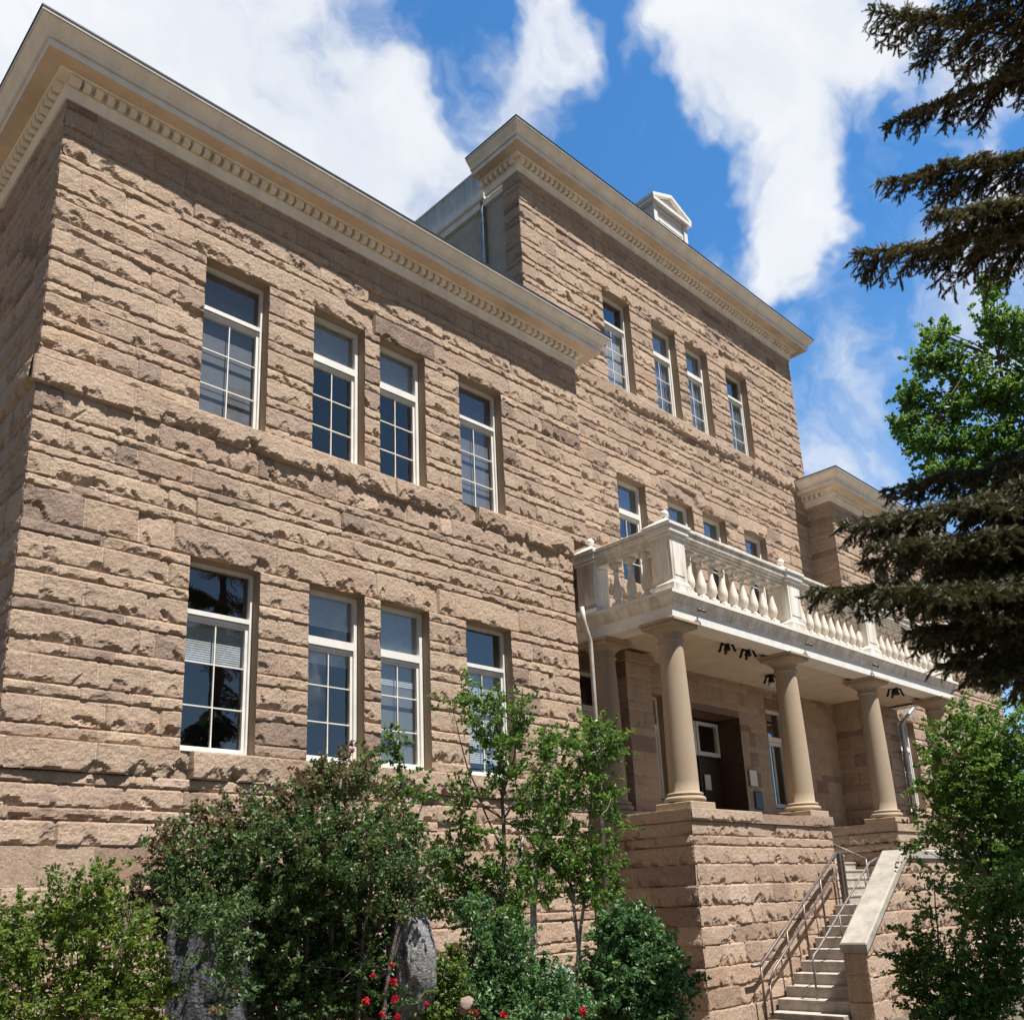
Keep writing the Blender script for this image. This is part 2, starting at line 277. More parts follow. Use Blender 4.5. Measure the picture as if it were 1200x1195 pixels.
class MB:
    def __init__(s, off=(0,0,0)): s.v = []; s.f = []; s.m = []; s.off = np.array(off, float)
    def add(s, vs, fs, mi=0):
        b = len(s.v); s.v += [tuple(map(float, p)) for p in vs]; s.f += [tuple(b+i for i in f) for f in fs]; s.m += [mi]*len(fs)
    def box(s, x0, x1, y0, y1, z0, z1, mi=0, bev=0.0):
        if bev > 0 and min(abs(x1-x0), abs(y1-y0), abs(z1-z0)) > 2.2*bev:
            P = []
            for sx in (0, 1):
                for sy in (0, 1):
                    for sz in (0, 1):
                        c = ((x0, x1)[sx], (y0, y1)[sy], (z0, z1)[sz]); g = (1-2*sx, 1-2*sy, 1-2*sz)
                        for ax in range(3):
                            q = [c[i]+g[i]*bev for i in range(3)]; q[ax] = c[ax]; P.append(q)
            def i(sx, sy, sz, ax): return (sx*4+sy*2+sz)*3+ax
            F = []
            for k in (0, 1):
                F.append([i(k,0,0,0), i(k,1,0,0), i(k,1,1,0), i(k,0,1,0)]); F.append([i(0,k,0,1), i(1,k,0,1), i(1,k,1,1), i(0,k,1,1)]); F.append([i(0,0,k,2), i(1,0,k,2), i(1,1,k,2), i(0,1,k,2)])
            for a in (0, 1):
                for b in (0, 1):
                    F.append([i(a,b,0,0), i(a,b,0,1), i(a,b,1,1), i(a,b,1,0)]); F.append([i(a,0,b,0), i(a,0,b,2), i(a,1,b,2), i(a,1,b,0)]); F.append([i(0,a,b,1), i(0,a,b,2), i(1,a,b,2), i(1,a,b,1)])
                    for c in (0, 1): pass
            for a in (0, 1):
                for b in (0, 1):
                    for c in (0, 1): F.append([i(a,b,c,0), i(a,b,c,1), i(a,b,c,2)])
            s.add(P, F, mi); return
        P = [(x0,y0,z0),(x1,y0,z0),(x1,y1,z0),(x0,y1,z0),(x0,y0,z1),(x1,y0,z1),(x1,y1,z1),(x0,y1,z1)]
        s.add(P, [(0,3,2,1),(4,5,6,7),(0,1,5,4),(1,2,6,5),(2,3,7,6),(3,0,4,7)], mi)
    def quad(s, a, b, c, d, mi=0): s.add([a,b,c,d], [(0,1,2,3)], mi)
    def lathe(s, c, prof, n=24, mi=0, sq=None):
        vs = []; fs = []
        for (r, z) in prof:
            for k in range(n):
                a = 2*math.pi*(k+.5)/n; vs.append((c[0]+r*math.cos(a), c[1]+r*math.sin(a), c[2]+z))
        for i in range(len(prof)-1):
            for k in range(n): fs.append((i*n+k, i*n+(k+1)%n, (i+1)*n+(k+1)%n, (i+1)*n+k))
        fs.append(tuple(range(n))[::-1]); fs.append(tuple((len(prof)-1)*n+k for k in range(n)))
        s.add(vs, fs, mi)
    def tube(s, pts, rad, n=8, mi=0, cap=True):
        pts = [Vector([float(q) for q in p]) for p in pts]
        rads = rad if isinstance(rad, (list, tuple, np.ndarray)) else [rad]*len(pts)
        vs = []; fs = []; prev = None
        for i, p in enumerate(pts):
            t = (pts[min(i+1, len(pts)-1)]-pts[max(i-1, 0)]).normalized()
            a = prev if prev is not None else (Vector((0,0,1)) if abs(t.z) < .9 else Vector((1,0,0)))
            u = (a - t*a.dot(t)).normalized(); w = t.cross(u); prev = u
            for k in range(n):
                an = 2*math.pi*k/n; q = p + (u*math.cos(an)+w*math.sin(an))*float(rads[i]); vs.append(q)
        for i in range(len(pts)-1):
            for k in range(n): fs.append((i*n+k, i*n+(k+1)%n, (i+1)*n+(k+1)%n, (i+1)*n+k))
        if cap: fs.append(tuple(range(n))[::-1]); fs.append(tuple((len(pts)-1)*n+k for k in range(n)))
        s.add(vs, fs, mi)
    def sweep(s, path, prof, mi=0, mis=None, caps=True):
        """profile (outward, z) swept along a horizontal path, outward = right hand of travel, mitred"""
        n = len(path); P = [np.array(p[:2], float) for p in path]; vs = []; fs = []; ms = []
        nrm = []
        for i in range(n-1):
            d = P[i+1]-P[i]; d /= np.linalg.norm(d); nrm.append(np.array([d[1], -d[0]]))
        for i in range(n):
            if i == 0: m = nrm[0]
            elif i == n-1: m = nrm[-1]
            else: m = (nrm[i-1]+nrm[i]); m = m/np.dot(m, nrm[i])
            for (o, z) in prof: q = P[i]+m*o; vs.append((q[0], q[1], z))
        k = len(prof)
        for i in range(n-1):
            for j in range(k-1): fs.append((i*k+j, (i+1)*k+j, (i+1)*k+j+1, i*k+j+1)); ms.append(mis[j] if mis else mi)
        b = len(s.v); s.v += [tuple(map(float, p)) for p in vs]; s.f += [tuple(b+i for i in f) for f in fs]; s.m += ms
        if caps:
            s.f.append(tuple(b+j for j in range(k))); s.m.append(mi); s.f.append(tuple(b+(n-1)*k+j for j in range(k))[::-1]); s.m.append(mi)
    def mesh(s, name, smooth=False):
        me = bpy.data.meshes.new(name); o = s.off
        me.from_pydata([(p[0]-o[0], p[1]-o[1], p[2]-o[2]) for p in s.v], [], s.f)
        me.polygons.foreach_set('material_index', s.m)
        if smooth: me.polygons.foreach_set('use_smooth', [True]*len(s.f))
        me.update(); return me
    def build(s, name, mat, parent=None, smooth=False, label=None, autos=None):
        o = link(name, s.mesh(name, smooth), mat, parent)
        if autos is not None:
            try: o.data.set_sharp_from_angle(angle=math.radians(autos))
            except Exception: pass
        if parent is not None and any(s.off): o.location = (0, 0, 0)
        if label: o['label'] = label
        tonefill(o.data)
        return o
def tonefill(me):
    if 'tone' in me.attributes: return
    a = me.attributes.new('tone', 'FLOAT', 'FACE'); v = np.full(len(me.polygons), 0.5, np.float32); a.data.foreach_set('value', v)

def np_mesh(name, V, Fq, tone=None, smooth=False):
    """V (n,3), Fq (m,k) all faces with k corners"""
    me = bpy.data.meshes.new(name); k = Fq.shape[1]
    me.vertices.add(len(V)); me.vertices.foreach_set('co', V.astype(np.float32).ravel())
    me.loops.add(Fq.size); me.loops.foreach_set('vertex_index', Fq.astype(np.int32).ravel())
    me.polygons.add(len(Fq)); me.polygons.foreach_set('loop_start', np.arange(0, Fq.size, k, dtype=np.int32))
    try: me.polygons.foreach_set('loop_total', np.full(len(Fq), k, np.int32))
    except Exception: pass
    if tone is not None:
        a = me.attributes.new('tone', 'FLOAT', 'FACE'); a.data.foreach_set('value', tone.astype(np.float32))
    me.polygons.foreach_set('use_smooth', np.full(len(Fq), smooth))
    me.update(calc_edges=True); return me

# ------------------------------------------------------------------ noise
def vhash(xi, yi, seed):
    h = (xi.astype(np.int64)*374761393 + yi.astype(np.int64)*668265263 + seed*1442695041) & 0xffffffff
    h = ((h ^ (h >> 13))*1274126177) & 0xffffffff
    h = h ^ (h >> 16)
    return (h & 0xffffff)/float(0xffffff)
def vn(x, y, seed=0):
    xi = np.floor(x); yi = np.floor(y); fx = x-xi; fy = y-yi
    fx = fx*fx*(3-2*fx); fy = fy*fy*(3-2*fy)
    a = vhash(xi, yi, seed); b = vhash(xi+1, yi, seed); c = vhash(xi, yi+1, seed); d = vhash(xi+1, yi+1, seed)
    return (a+(b-a)*fx)*(1-fy) + (c+(d-c)*fx)*fy
def fbm(x, y, seed=0, oc=4, g=0.5):
    s = 0; a = 1; t = 0
    for i in range(oc):
        s = s+a*(vn(x*2**i+i*17.3, y*2**i-i*9.1, seed+i)-.5)*2; t += a; a *= g
    return s/t

# ------------------------------------------------------------------ rock faced masonry
def courses(z0, z1, first='T', hT=.168, hL=.352, kinds=None):
    """alternate thin and tall courses from z0 up to z1, scaled to fit"""
    seq = []; z = z0; k = first
    while z < z1-0.08:
        h = hT if k == 'T' else hL; seq.append((h, k)); z += h; k = 'L' if k == 'T' else 'T'
    tot = sum(h for h, _ in seq)
    sc = (z1-z0)/tot; out = []; z = z0
    for h, k in seq: out.append((z, z+h*sc, k)); z += h*sc
    return out
def rock_wall(name, org, ud, nd, u1, crs, opens, parent, mat=None, seed=1, res=.024, ampf=None, cut=None, u0=0.0, minlen=.30, maxlen=.92):
    rg = np.random.default_rng(seed)
    us = {round(u0, 4), round(u1, 4)}
    for o in opens:
        for q in o[:2]:
            if u0 < q < u1: us.add(round(q, 4))
    us = sorted(us); U = [us[0]]
    for a, b in zip(us[:-1], us[1:]):
        n = max(2, int(round((b-a)/res))); U += list(np.linspace(a, b, n+1)[1:])
    U = np.array(U)
    Z = []; rowc = []
    for ci, (z0, z1, k) in enumerate(crs):
        n = max(4, int(round((z1-z0)/res))); zz = np.linspace(z0+.003, z1-.003, n+1)
        Z += list(zz); rowc += [ci]*len(zz)
    Z = np.array(Z); rowc = np.array(rowc)
    U2 = np.repeat(U[None, :], len(Z), 0); JT = np.zeros((len(Z), len(U)), bool); BS = np.zeros(len(Z)); H = np.zeros((len(Z), len(U))); T = np.zeros_like(H); OV = np.zeros_like(H, bool)
    for ci, (z0, z1, k) in enumerate(crs):
        rows = np.where(rowc == ci)[0]; zz = Z[rows][:, None]; hgt = z1-z0
        segs = [(u0, u1)]
        for o in opens:
            if o[2] < z1-.02 and o[3] > z0+.02:
                ns = []
                for a, b in segs:
                    if o[1] <= a or o[0] >= b: ns.append((a, b)); continue
                    if o[0] > a+.01: ns.append((a, o[0]))
                    if o[1] < b-.01: ns.append((o[1], b))
                segs = ns
        forced = []
        if k == 'N':
            for o in opens:
                if abs(o[3]-z0) < .03: forced.append((o[0]-.17-.12*rg.random(), o[1]+.17+.12*rg.random()))
        edges = []
        for a, b in segs:
            marks = [a]
            fl = sorted([f for f in forced if f[0] > a and f[1] < b])
            def fill(p, q):
                x = p
                lo, hi = (minlen, maxlen) if k != 'S' else (1.1, 2.2)
                if k == 'T': lo, hi = 1.3*minlen, 1.3*maxlen
                out = []
                while q-x > hi:
                    x += lo+(hi-lo)*rg.random()**1.3
                    if q-x < lo*.6: break
                    out.append(x)
                if q-x > lo*2.2 and q-x < hi*1.0 and rg.random() < .5: out.append(x+(q-x)*(.35+.3*rg.random()))
                return out
            p = a
            for f in fl:
                if f[0]-p > .25: marks += fill(p, f[0])
                elif f[0] <= p: pass
                if f[0] > p: marks.append(f[0])
                marks.append(f[1]); p = f[1]
            marks += fill(p, b); marks.append(b)
            marks = sorted(set(marks)); edges += list(zip(marks[:-1], marks[1:]))
        grooves = [b for (a, b) in edges[:-1] if all(abs(b-o[0]) > .04 and abs(b-o[1]) > .04 for o in opens) and u0+.05 < b < u1-.05 and k != 'P']
        for (a, b) in edges:
            cs = np.where((U >= a-1e-6) & (U <= b+1e-6))[0]
            if len(cs) == 0: continue
            u = U[cs][None, :]; wd = b-a; sd = int(rg.integers(1, 10**6))
            base = {'S': .075}.get(k, 0.0)
            dtp = z1-zz; dbt = zz-z0; dl = u-a; dr = b-u; side = np.minimum(dl, dr)
            if k == 'P': h = .02+.003*fbm(u*8, zz*8, sd, 3)+0*u
            else:
                # pitched face: near-flush plane leaning out a little downwards, shallow facets, grainy surface
                sl = {'T': .075, 'L': .036, 'S': .06, 'N': .035}[k]*(.6+.8*rg.random())
                h = .030+.0025*rg.normal()+dtp*sl+{'T': .009, 'L': .007, 'S': .009, 'N': .006}[k]*fbm(u*3.4, zz*5.5, sd+5, 4)
                for _ in range(2):
                    gx = rg.normal(0, .035); gz = rg.normal(-.03, .05); uc = a+wd*rg.random(); zc = z0+hgt*rg.random()
                    h = np.minimum(h, .040+.012*rg.random()+gx*(u-uc)+gz*(zz-zc))
                # ragged arris along the lower edge
                cn = fbm(u*5.0+sd, np.full_like(u, 3.7), sd+9, 4, .55)
                lvl = .010+hgt*.16*np.maximum(0, cn+.05)
                s = np.clip((dbt-lvl)/.015+.5*fbm(u*15, zz*15, sd+3, 2), 0, 1); s = s*s*(3-2*s)
                h = np.minimum(h, .004+.010*np.abs(fbm(u*12, zz*12, sd+7, 2)))*(1-s)+h*s
                # spalled scoops rising from the lower edge (a few sit higher)
                nsc = rg.poisson(wd*{'T': 4.2, 'L': 5.0, 'S': 6.5, 'N': 3.6}[k])
                for _ in range(nsc):
                    uc = a+wd*rg.random(); rx = (.040+.115*rg.random()**1.6)*(1.35 if k in 'SN' else 1)
                    rz = hgt*(.16+.34*rg.random()); zc = z0+hgt*(-.03+(.10*rg.random() if rg.random() < .75 else .35*rg.random()))
                    skew = rg.normal(0, .3)
                    q = np.hypot((u-uc-skew*(zz-zc))/rx, (zz-zc)/rz)+.36*fbm(u*11+sd, zz*12, sd+31, 4, .55)
                    D_ = (.023+.029*rg.random())*(1.25 if k == 'S' else .8 if k == 'T' else 1)
                    cutd = D_*np.clip(1-q*q, 0, 1)**.38*(.75+.35*fbm(u*14, zz*14, sd+33, 3))
                    h = h-cutd*np.clip(1.15-.5*dbt/hgt, .5, 1.2)
                h = np.maximum(h, -.03-base)
                es = np.clip((side+.006*fbm(zz*9, u*2, sd+2, 2))/.010, 0, 1); et = np.clip(dtp/.010, 0, 1)
                h = np.where(h > 0, h*(.80+.20*es)*(.66+.34*et), h)
                h = h+(.006 if k != 'T' else .008)*fbm(u*13, zz*15, sd+11, 3)+.004*fbm(u*34, zz*34, sd+12, 2)
            if ampf is not None: h = h*ampf(zz)
            H[np.ix_(rows, cs)] = h
            BS[rows] = base
            tn = np.clip(rg.normal(.50, .05 if k == 'S' else .12), 0, .88)
            if rg.random() < .04 and k != 'S': tn = .12
            T[np.ix_(rows, cs)] = tn
        for gb in grooves:
            c1 = int(np.searchsorted(U, gb)); c0 = c1-1
            if c0 < 1 or c1 > len(U)-2: continue
            hm = np.minimum(H[rows, c0], H[rows, c1])
            U2[rows, c0] = gb-.0045; U2[rows, c1] = gb+.0045; H[rows, c0] = hm-.010; H[rows, c1] = hm-.010; JT[rows, c0] = True
    # faces
    nU = len(U); nZ = len(Z)
    uc = .5*(U[1:]+U[:-1]); zc = .5*(Z[1:]+Z[:-1])
    keep = np.ones((nZ-1, nU-1), bool)
    for o in opens:
        keep &= ~(((uc > o[0]) & (uc < o[1]))[None, :] & ((zc > o[2]) & (zc < o[3]))[:, None])
    if cut is not None: keep &= cut(uc[None, :], zc[:, None])
    # heights go to zero at the ends and along openings
    H = H+BS[:, None]
    i, j = np.where(keep)
    Fq = np.stack([i*nU+j, i*nU+j+1, (i+1)*nU+j+1, (i+1)*nU+j], 1)
    org = np.array(org, float); ud = np.array(ud, float); nd = np.array(nd, float)
    V = org[None, None, :]+U2[:, :, None]*ud+Z[:, None, None]*np.array([0, 0, 1.])+H[:, :, None]*nd
    V = V.reshape(-1, 3)
    used = np.unique(Fq); mp = np.full(len(V), -1); mp[used] = np.arange(len(used)); V = V[used]; Fq = mp[Fq]
    me = np_mesh(name, V, Fq, np.where(JT[i, j], 1.7, T[i, j]))
    return link(name, me, mat or STONE, parent)

# ------------------------------------------------------------------ key dimensions (metres)
GZ = -2.2
E0 = 11.055; YC = .675; EL = 10.29; ER = 22.95; RW = 22.70; RY = -.147; REND = 34.8
ZLB, ZLT, ZUB, ZUT = 2.144, 4.94, 7.243, 9.975
WX = [(2.245,3.369),(4.2305,5.290),(5.6177,6.672),(7.530,8.675)]
CX = [(13.177,14.299),(15.2245,16.322),(16.773,17.873),(18.803,19.963)]
ZVB, ZVT, ZXB, ZXT = 7.10, 9.833, 12.276, 15.0435
ZF = 11.511; ZD = 16.99

# ------------------------------------------------------------------ setting: ground
def ground():
    n = 60; xs = np.concatenate([np.linspace(-600, -40, 12), np.linspace(-30, 60, n), np.linspace(70, 600, 12)])
    ys = np.concatenate([np.linspace(-600, -50, 12), np.linspace(-40, 30, n), np.linspace(40, 600, 12)])
    X, Y = np.meshgrid(xs, ys); Zg = GZ+.06*fbm(X*.3, Y*.3, 4, 3)*(np.abs(X) < 70)
    V = np.stack([X, Y, Zg], -1).reshape(-1, 3); nx = len(xs)
    i, j = np.meshgrid(np.arange(len(ys)-1), np.arange(nx-1), indexing='ij'); i = i.ravel(); j = j.ravel()
    structure('ground', np_mesh('ground', V, np.stack([i*nx+j, i*nx+j+1, (i+1)*nx+j+1, (i+1)*nx+j], 1), None, True), GROUND)
ground()

# ------------------------------------------------------------------ the building
B = thing('sandstone_building', 'large rock-faced brown sandstone building with bracketed cream cornices and rows of tall sash windows', 'building', (0, 0, GZ))
class PB:  # parent frame shim: parts of B are authored in world space
    pass
def toB(o, parent=B):
    o.parent = parent; o.matrix_parent_inverse = Matrix.Translation(-Vector(B.location)) if parent is B else Matrix.Identity(4); return o

def lower_courses():
    return [(GZ-.1, -1.9, 'L'), (-1.9, -1.75, 'T'), (-1.75, -1.4, 'L'), (-1.4, -1.24, 'T'), (-1.24, -.9, 'L'), (-.9, -.73, 'T'), (-.73, -.36, 'L'), (-.36, -.2, 'T'), (-.2, .13, 'L'), (.13, .38, 'T'),
            (.38, .86, 'P'), (.86, 1.16, 'L'), (1.16, 1.32, 'T'), (1.32, 1.60, 'L'), (1.60, 1.76, 'T'), (1.76, ZLB, 'S')]
wing_courses = lower_courses()+courses(ZLB, ZLT, 'T')+[(ZLT, 5.41, 'N'), (5.41, 5.56, 'T'), (5.56, 5.87, 'L'), (5.87, 6.01, 'T'), (6.01, 6.33, 'L'), (6.33, 6.47, 'T'), (6.47, 6.85, 'L'), (6.85, ZUB, 'S')]+courses(ZUB, ZUT, 'T')+[(ZUT, 10.40, 'N')]+courses(10.40, ZF+.02, 'T', .16, .33)
low_split = [c for c in wing_courses if c[1] <= 1.77]
up_split = [c for c in wing_courses if c[1] > 1.77]
NX = 10.57
wopen = [(NX, E0+.1, 1.7, ZUB)]+[(a, b, ZLB, ZLT) for a, b in WX]+[(a, b, ZUB, ZUT) for a, b in WX]
toB(rock_wall('wall', (0, 0, 0), (1, 0, 0), (0, -1, 0), E0+.03, up_split, wopen, None, STONE, 3, .024, u0=-.033))
toB(rock_wall('wall', (0, 0, 0), (1, 0, 0), (0, -1, 0), NX, low_split, [], None, PINK, 4, .024, u0=-.033))
toB(rock_wall('wall', (0, 0, 0), (0, 1, 0), (-1, 0, 0), 5.0, up_split, [], None, STONE, 5, .026, lambda z: 1.25+0*z, u0=-.033))
toB(rock_wall('wall', (0, 0, 0), (0, 1, 0), (-1, 0, 0), 5.0, low_split, [], None, PINK, 6, .03, u0=-.033))
# string course corner stones
for z0, z1 in ((6.85, ZUB), (1.76, ZLB)):
    m = MB(); m.box(-.100, .06, -.100, .06, z0+.004, z1-.004, bev=.02); toB(m.build('corner_stone', STONE))
# centre block
cc = [(GZ-.1, -1.5, 'L'), (-1.5, -.9, 'L')]+courses(-.9, 1.4, 'T')+courses(1.4, ZVB-.37, 'T')+[(ZVB-.37, ZVB, 'S')]+courses(ZVB, ZVT, 'T')+[(ZVT, 10.25, 'N')]+courses(10.25, 11.9, 'T')+[(11.9, ZXB, 'S')]+courses(ZXB, ZXT, 'T')+[(ZXT, 15.46, 'N')]+courses(15.46, 16.92, 'T', .16, .33)
copen = [(a, b, ZVB, ZVT) for a, b in CX]+[(a, b, ZXB, ZXT) for a, b in CX]+[(13.177, 14.299, 2.1, 4.5), (18.803, 19.963, 2.1, 4.75), (11.35, 12.15, 2.1, 4.75), (15.42, 17.50, 1.4, 4.31)]
def camp(z): return np.where(z < 5.7, .32, 1.0)
toB(rock_wall('wall', (0, YC, 0), (1, 0, 0), (0, -1, 0), ER, cc, copen, None, STONE, 7, .028, camp, u0=EL-.033))
toB(rock_wall('wall', (EL, YC, 0), (0, 1, 0), (-1, 0, 0), .50, [c for c in cc if c[0] > 11.5], [], None, STONE, 8, .028, u0=-.033))
# right wing
rwo = []
RX = [(RW+(E0-b), RW+(E0-a)) for a, b in WX][::-1]
for a, b in RX: rwo += [(a, b, ZLB, ZLT), (a, b, ZUB, ZUT)]
toB(rock_wall('wall', (0, RY, 0), (1, 0, 0), (0, -1, 0), REND, up_split, rwo, None, STONE, 9, .045, u0=RW-.025))
toB(rock_wall('wall', (0, RY, 0), (1, 0, 0), (0, -1, 0), REND, low_split, [], None, PINK, 10, .05, u0=RW))
toB(rock_wall('wall', (RW, RY, 0), (0, 1, 0), (-1, 0, 0), YC-RY, up_split, [], None, STONE, 12, .03, u0=-.025, ampf= lambda z: np.where(z < 5.7, .4, .7)))
# plain backs, sides and flat roofs (out of sight)
m = MB()
def wallq(x0, y0, x1, y1, z0, z1): m.quad((x0, y0, z0), (x1, y1, z0), (x1, y1, z1), (x0, y0, z1))
wallq(0, 5, 0, 14, GZ, 12); wallq(0, 14, REND, 14, GZ, 12); wallq(REND, 14, REND, RY, GZ, 12)
wallq(ER, YC, ER, 13, 11.9, 17.3); wallq(EL, 13, ER, 13, 11.9, 17.3); wallq(E0, -.02, E0, YC, ZUB, 12)
m.quad((NX, -.02, GZ), (NX, YC, GZ), (NX, YC, ZUB), (NX, -.02, ZUB)); m.quad((NX, -.09, ZUB+.001), (E0+.03, -.03, ZUB+.001), (E0+.03, YC, ZUB+.001), (NX, YC, ZUB+.001))
toB(m.build('wall', STONE))
m = MB()
m.quad((.02, .02, 12.2), (E0, .02, 12.2), (E0, 14, 12.2), (.02, 14, 12.2)); m.quad((RW, RY, 12.2), (REND, RY, 12.2), (REND, 14, 12.2), (RW, 14, 12.2))
m.quad((EL+.1, YC+.02, 17.5), (ER, YC+.02, 17.5), (ER, 13, 17.5), (EL+.1, 13, 17.5)); m.quad((E0, YC+.3, 12.2), (RW, YC+.3, 12.2), (RW, 14, 12.2), (E0, 14, 12.2))
toB(m.build('roof', DARKM))

# cornices
def cornice(path, zt, depth=1.0, dent_sides=(), flip=False):
    """zt = top edge height. materials: 0 trim 1 fascia 2 soffit 3 dark metal"""
    p = [(0, -.75), (.062, -.75), (.062, -.59), (.09, -.58), (.09, -.558), (.066, -.553), (.066, -.425), (.20, -.421), (.215, -.40), (.455, -.40), (.463, -.388), (.463, -.30), (.435, -.298), (.435, -.278), (.50, -.274), (.50, -.248),
         (.488, -.244), (.492, -.225), (.51, -.19), (.545, -.15), (.592, -.105), (.615, -.075), (.62, -.062), (.60, -.06), (.60, -.05), (.64, -.048), (.64, -.005)]
    top = [(.655, -.005), (.655, .02), (.0, .03)]
    prof = [(a*depth if a > .2 else a, zt+b) for a, b in p+top]
    mis = []
    for j in range(len(prof)-1):
        a = (p+top)[j]; bq = (p+top)[j+1]
        if j >= len(p)-1: mis.append(3)
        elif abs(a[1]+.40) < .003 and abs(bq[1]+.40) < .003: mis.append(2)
        elif (a[0] >= .455 and bq[0] <= .464 and bq[1] <= -.29) or (a[0] > .63 and bq[0] > .63): mis.append(1)
        else: mis.append(0)
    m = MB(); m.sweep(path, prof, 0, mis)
    # dentils along each straight run
    for i in range(len(path)-1):
        a = np.array(path[i][:2], float); b = np.array(path[i+1][:2], float); d = b-a; ln = np.linalg.norm(d); d /= ln; nn = np.array([d[1], -d[0]])
        if i not in dent_sides: continue
        k = int(ln/.172)
        for q in range(k+1):
            c = a+d*(.02+q*.172); wide = .10 if q % 11 else .15
            lo = c+nn*.065; hi = c+nn*.192
            z0 = zt-.545; z1 = zt-.432
            e0 = d*(wide/2)
            P = [lo-e0, lo+e0, hi+e0, hi-e0]
            vs = [(x[0], x[1], z0) for x in P]+[(x[0], x[1], z1) for x in P]
            m.add(vs, [(0,3,2,1),(4,5,6,7),(0,1,5,4),(1,2,6,5),(2,3,7,6),(3,0,4,7)], 0)
    o = m.build('cornice', [TRIM, FASC, SOFFIT, DARKM]); toB(o); return o
cornice([(0, 12.0), (0, 0), (E0, 0), (E0, YC)], 12.257, 1.0, (0, 1))
cornice([(EL, 1.78), (EL, YC), (ER, YC), (ER, 3.0)], 17.645, 1.05, (0, 1))
cornice([(RW, YC), (RW, RY), (REND, RY), (REND, 5)], 12.257, 1.0, (0, 1))
# thin roof edge set back above the wing cornice
m = MB(); m.box(.35, E0+.3, -.42, -.36, 12.27, 12.36); m.box(-.42, -.36, -.30, 11, 12.27, 12.36); toB(m.build('roof_edge', DARKM))
# stuccoed flank of the centre block with its eave band and parapet
m = MB()
m.box(EL+.12, EL+.3, YC+.52, 12.9, 12.0, 16.72)
toB(m.build('stucco_wall', STUCCO))
m = MB(); m.box(EL+.02, EL+.3, YC+.53, 12.9, 16.73, 16.92); m.box(EL-.06, EL+.3, 1.86, 12.9, 16.925, 17.13, bev=.02); toB(m.build('eave_band', FASC))
m = MB(); m.box(EL+.10, EL+.3, 1.9, 12.9, 17.135, 17.98); m.box(EL+.06, EL+.32, 1.88, 12.92, 17.985, 18.03); toB(m.build('metal_parapet', PARAP))
# white pedimented feature over the middle of the centre cornice
m = MB()
x0, x1, y0, y1, zb, ze, zp = 16.36, 17.93, .95, 2.7, 17.6, 19.62, 20.12
m.box(x0, x1, y0, y1, zb, ze)
for k in range(11): m.box(x0+.18, x1-.18, y0-.02, y0-.002, zb+.18+k*.17, zb+.29+k*.17); m.box(x0-.02, x0-.002, y0+.18, y1-.18, zb+.18+k*.17, zb+.29+k*.17)
m.box(x0-.05, x0+.12, y0-.05, y0-.003, zb, ze); m.box(x1-.12, x1+.05, y0-.05, y0-.003, zb, ze)
m.box(x1+.06, x1+.50, y0+.1, y1, zb, 18.95); m.box(x1+.051, x1+.56, y0+.05, y1, 18.955, 19.08)
xm = (x0+x1)/2
def prism(mm, xa, xb, ya, yb, za, zb_, mi):
    mm.add([(xa,ya,za),(xb,ya,za),((xa+xb)/2,ya,zb_),(xa,yb,za),(xb,yb,za),((xa+xb)/2,yb,zb_)], [(0,1,2),(5,4,3),(0,3,4,1),(1,4,5,2),(2,5,3,0)], mi)
prism(m, x0-.05, x1+.05, y0-.04, y1, ze+.115, zp, 0)
m.box(x0-.16, x1+.16, y0-.16, y1+.1, ze+.003, ze+.11, 1)
for sx in (0, 1):
    xa = x0-.18 if sx == 0 else x1+.18
    P = [(xa, y0-.16, ze+.115), (xm, y0-.16, zp+.02), (xm, y0-.16, zp+.13), (xa, y0-.16, ze+.225)]
    m.add([*P, *[(p[0], y1+.1, p[2]) for p in P]], [(0,1,2,3),(7,6,5,4),(0,4,5,1),(1,5,6,2),(2,6,7,3),(3,7,4,0)], 1)
toB(m.build('cupola', [WHITE, FASC]))

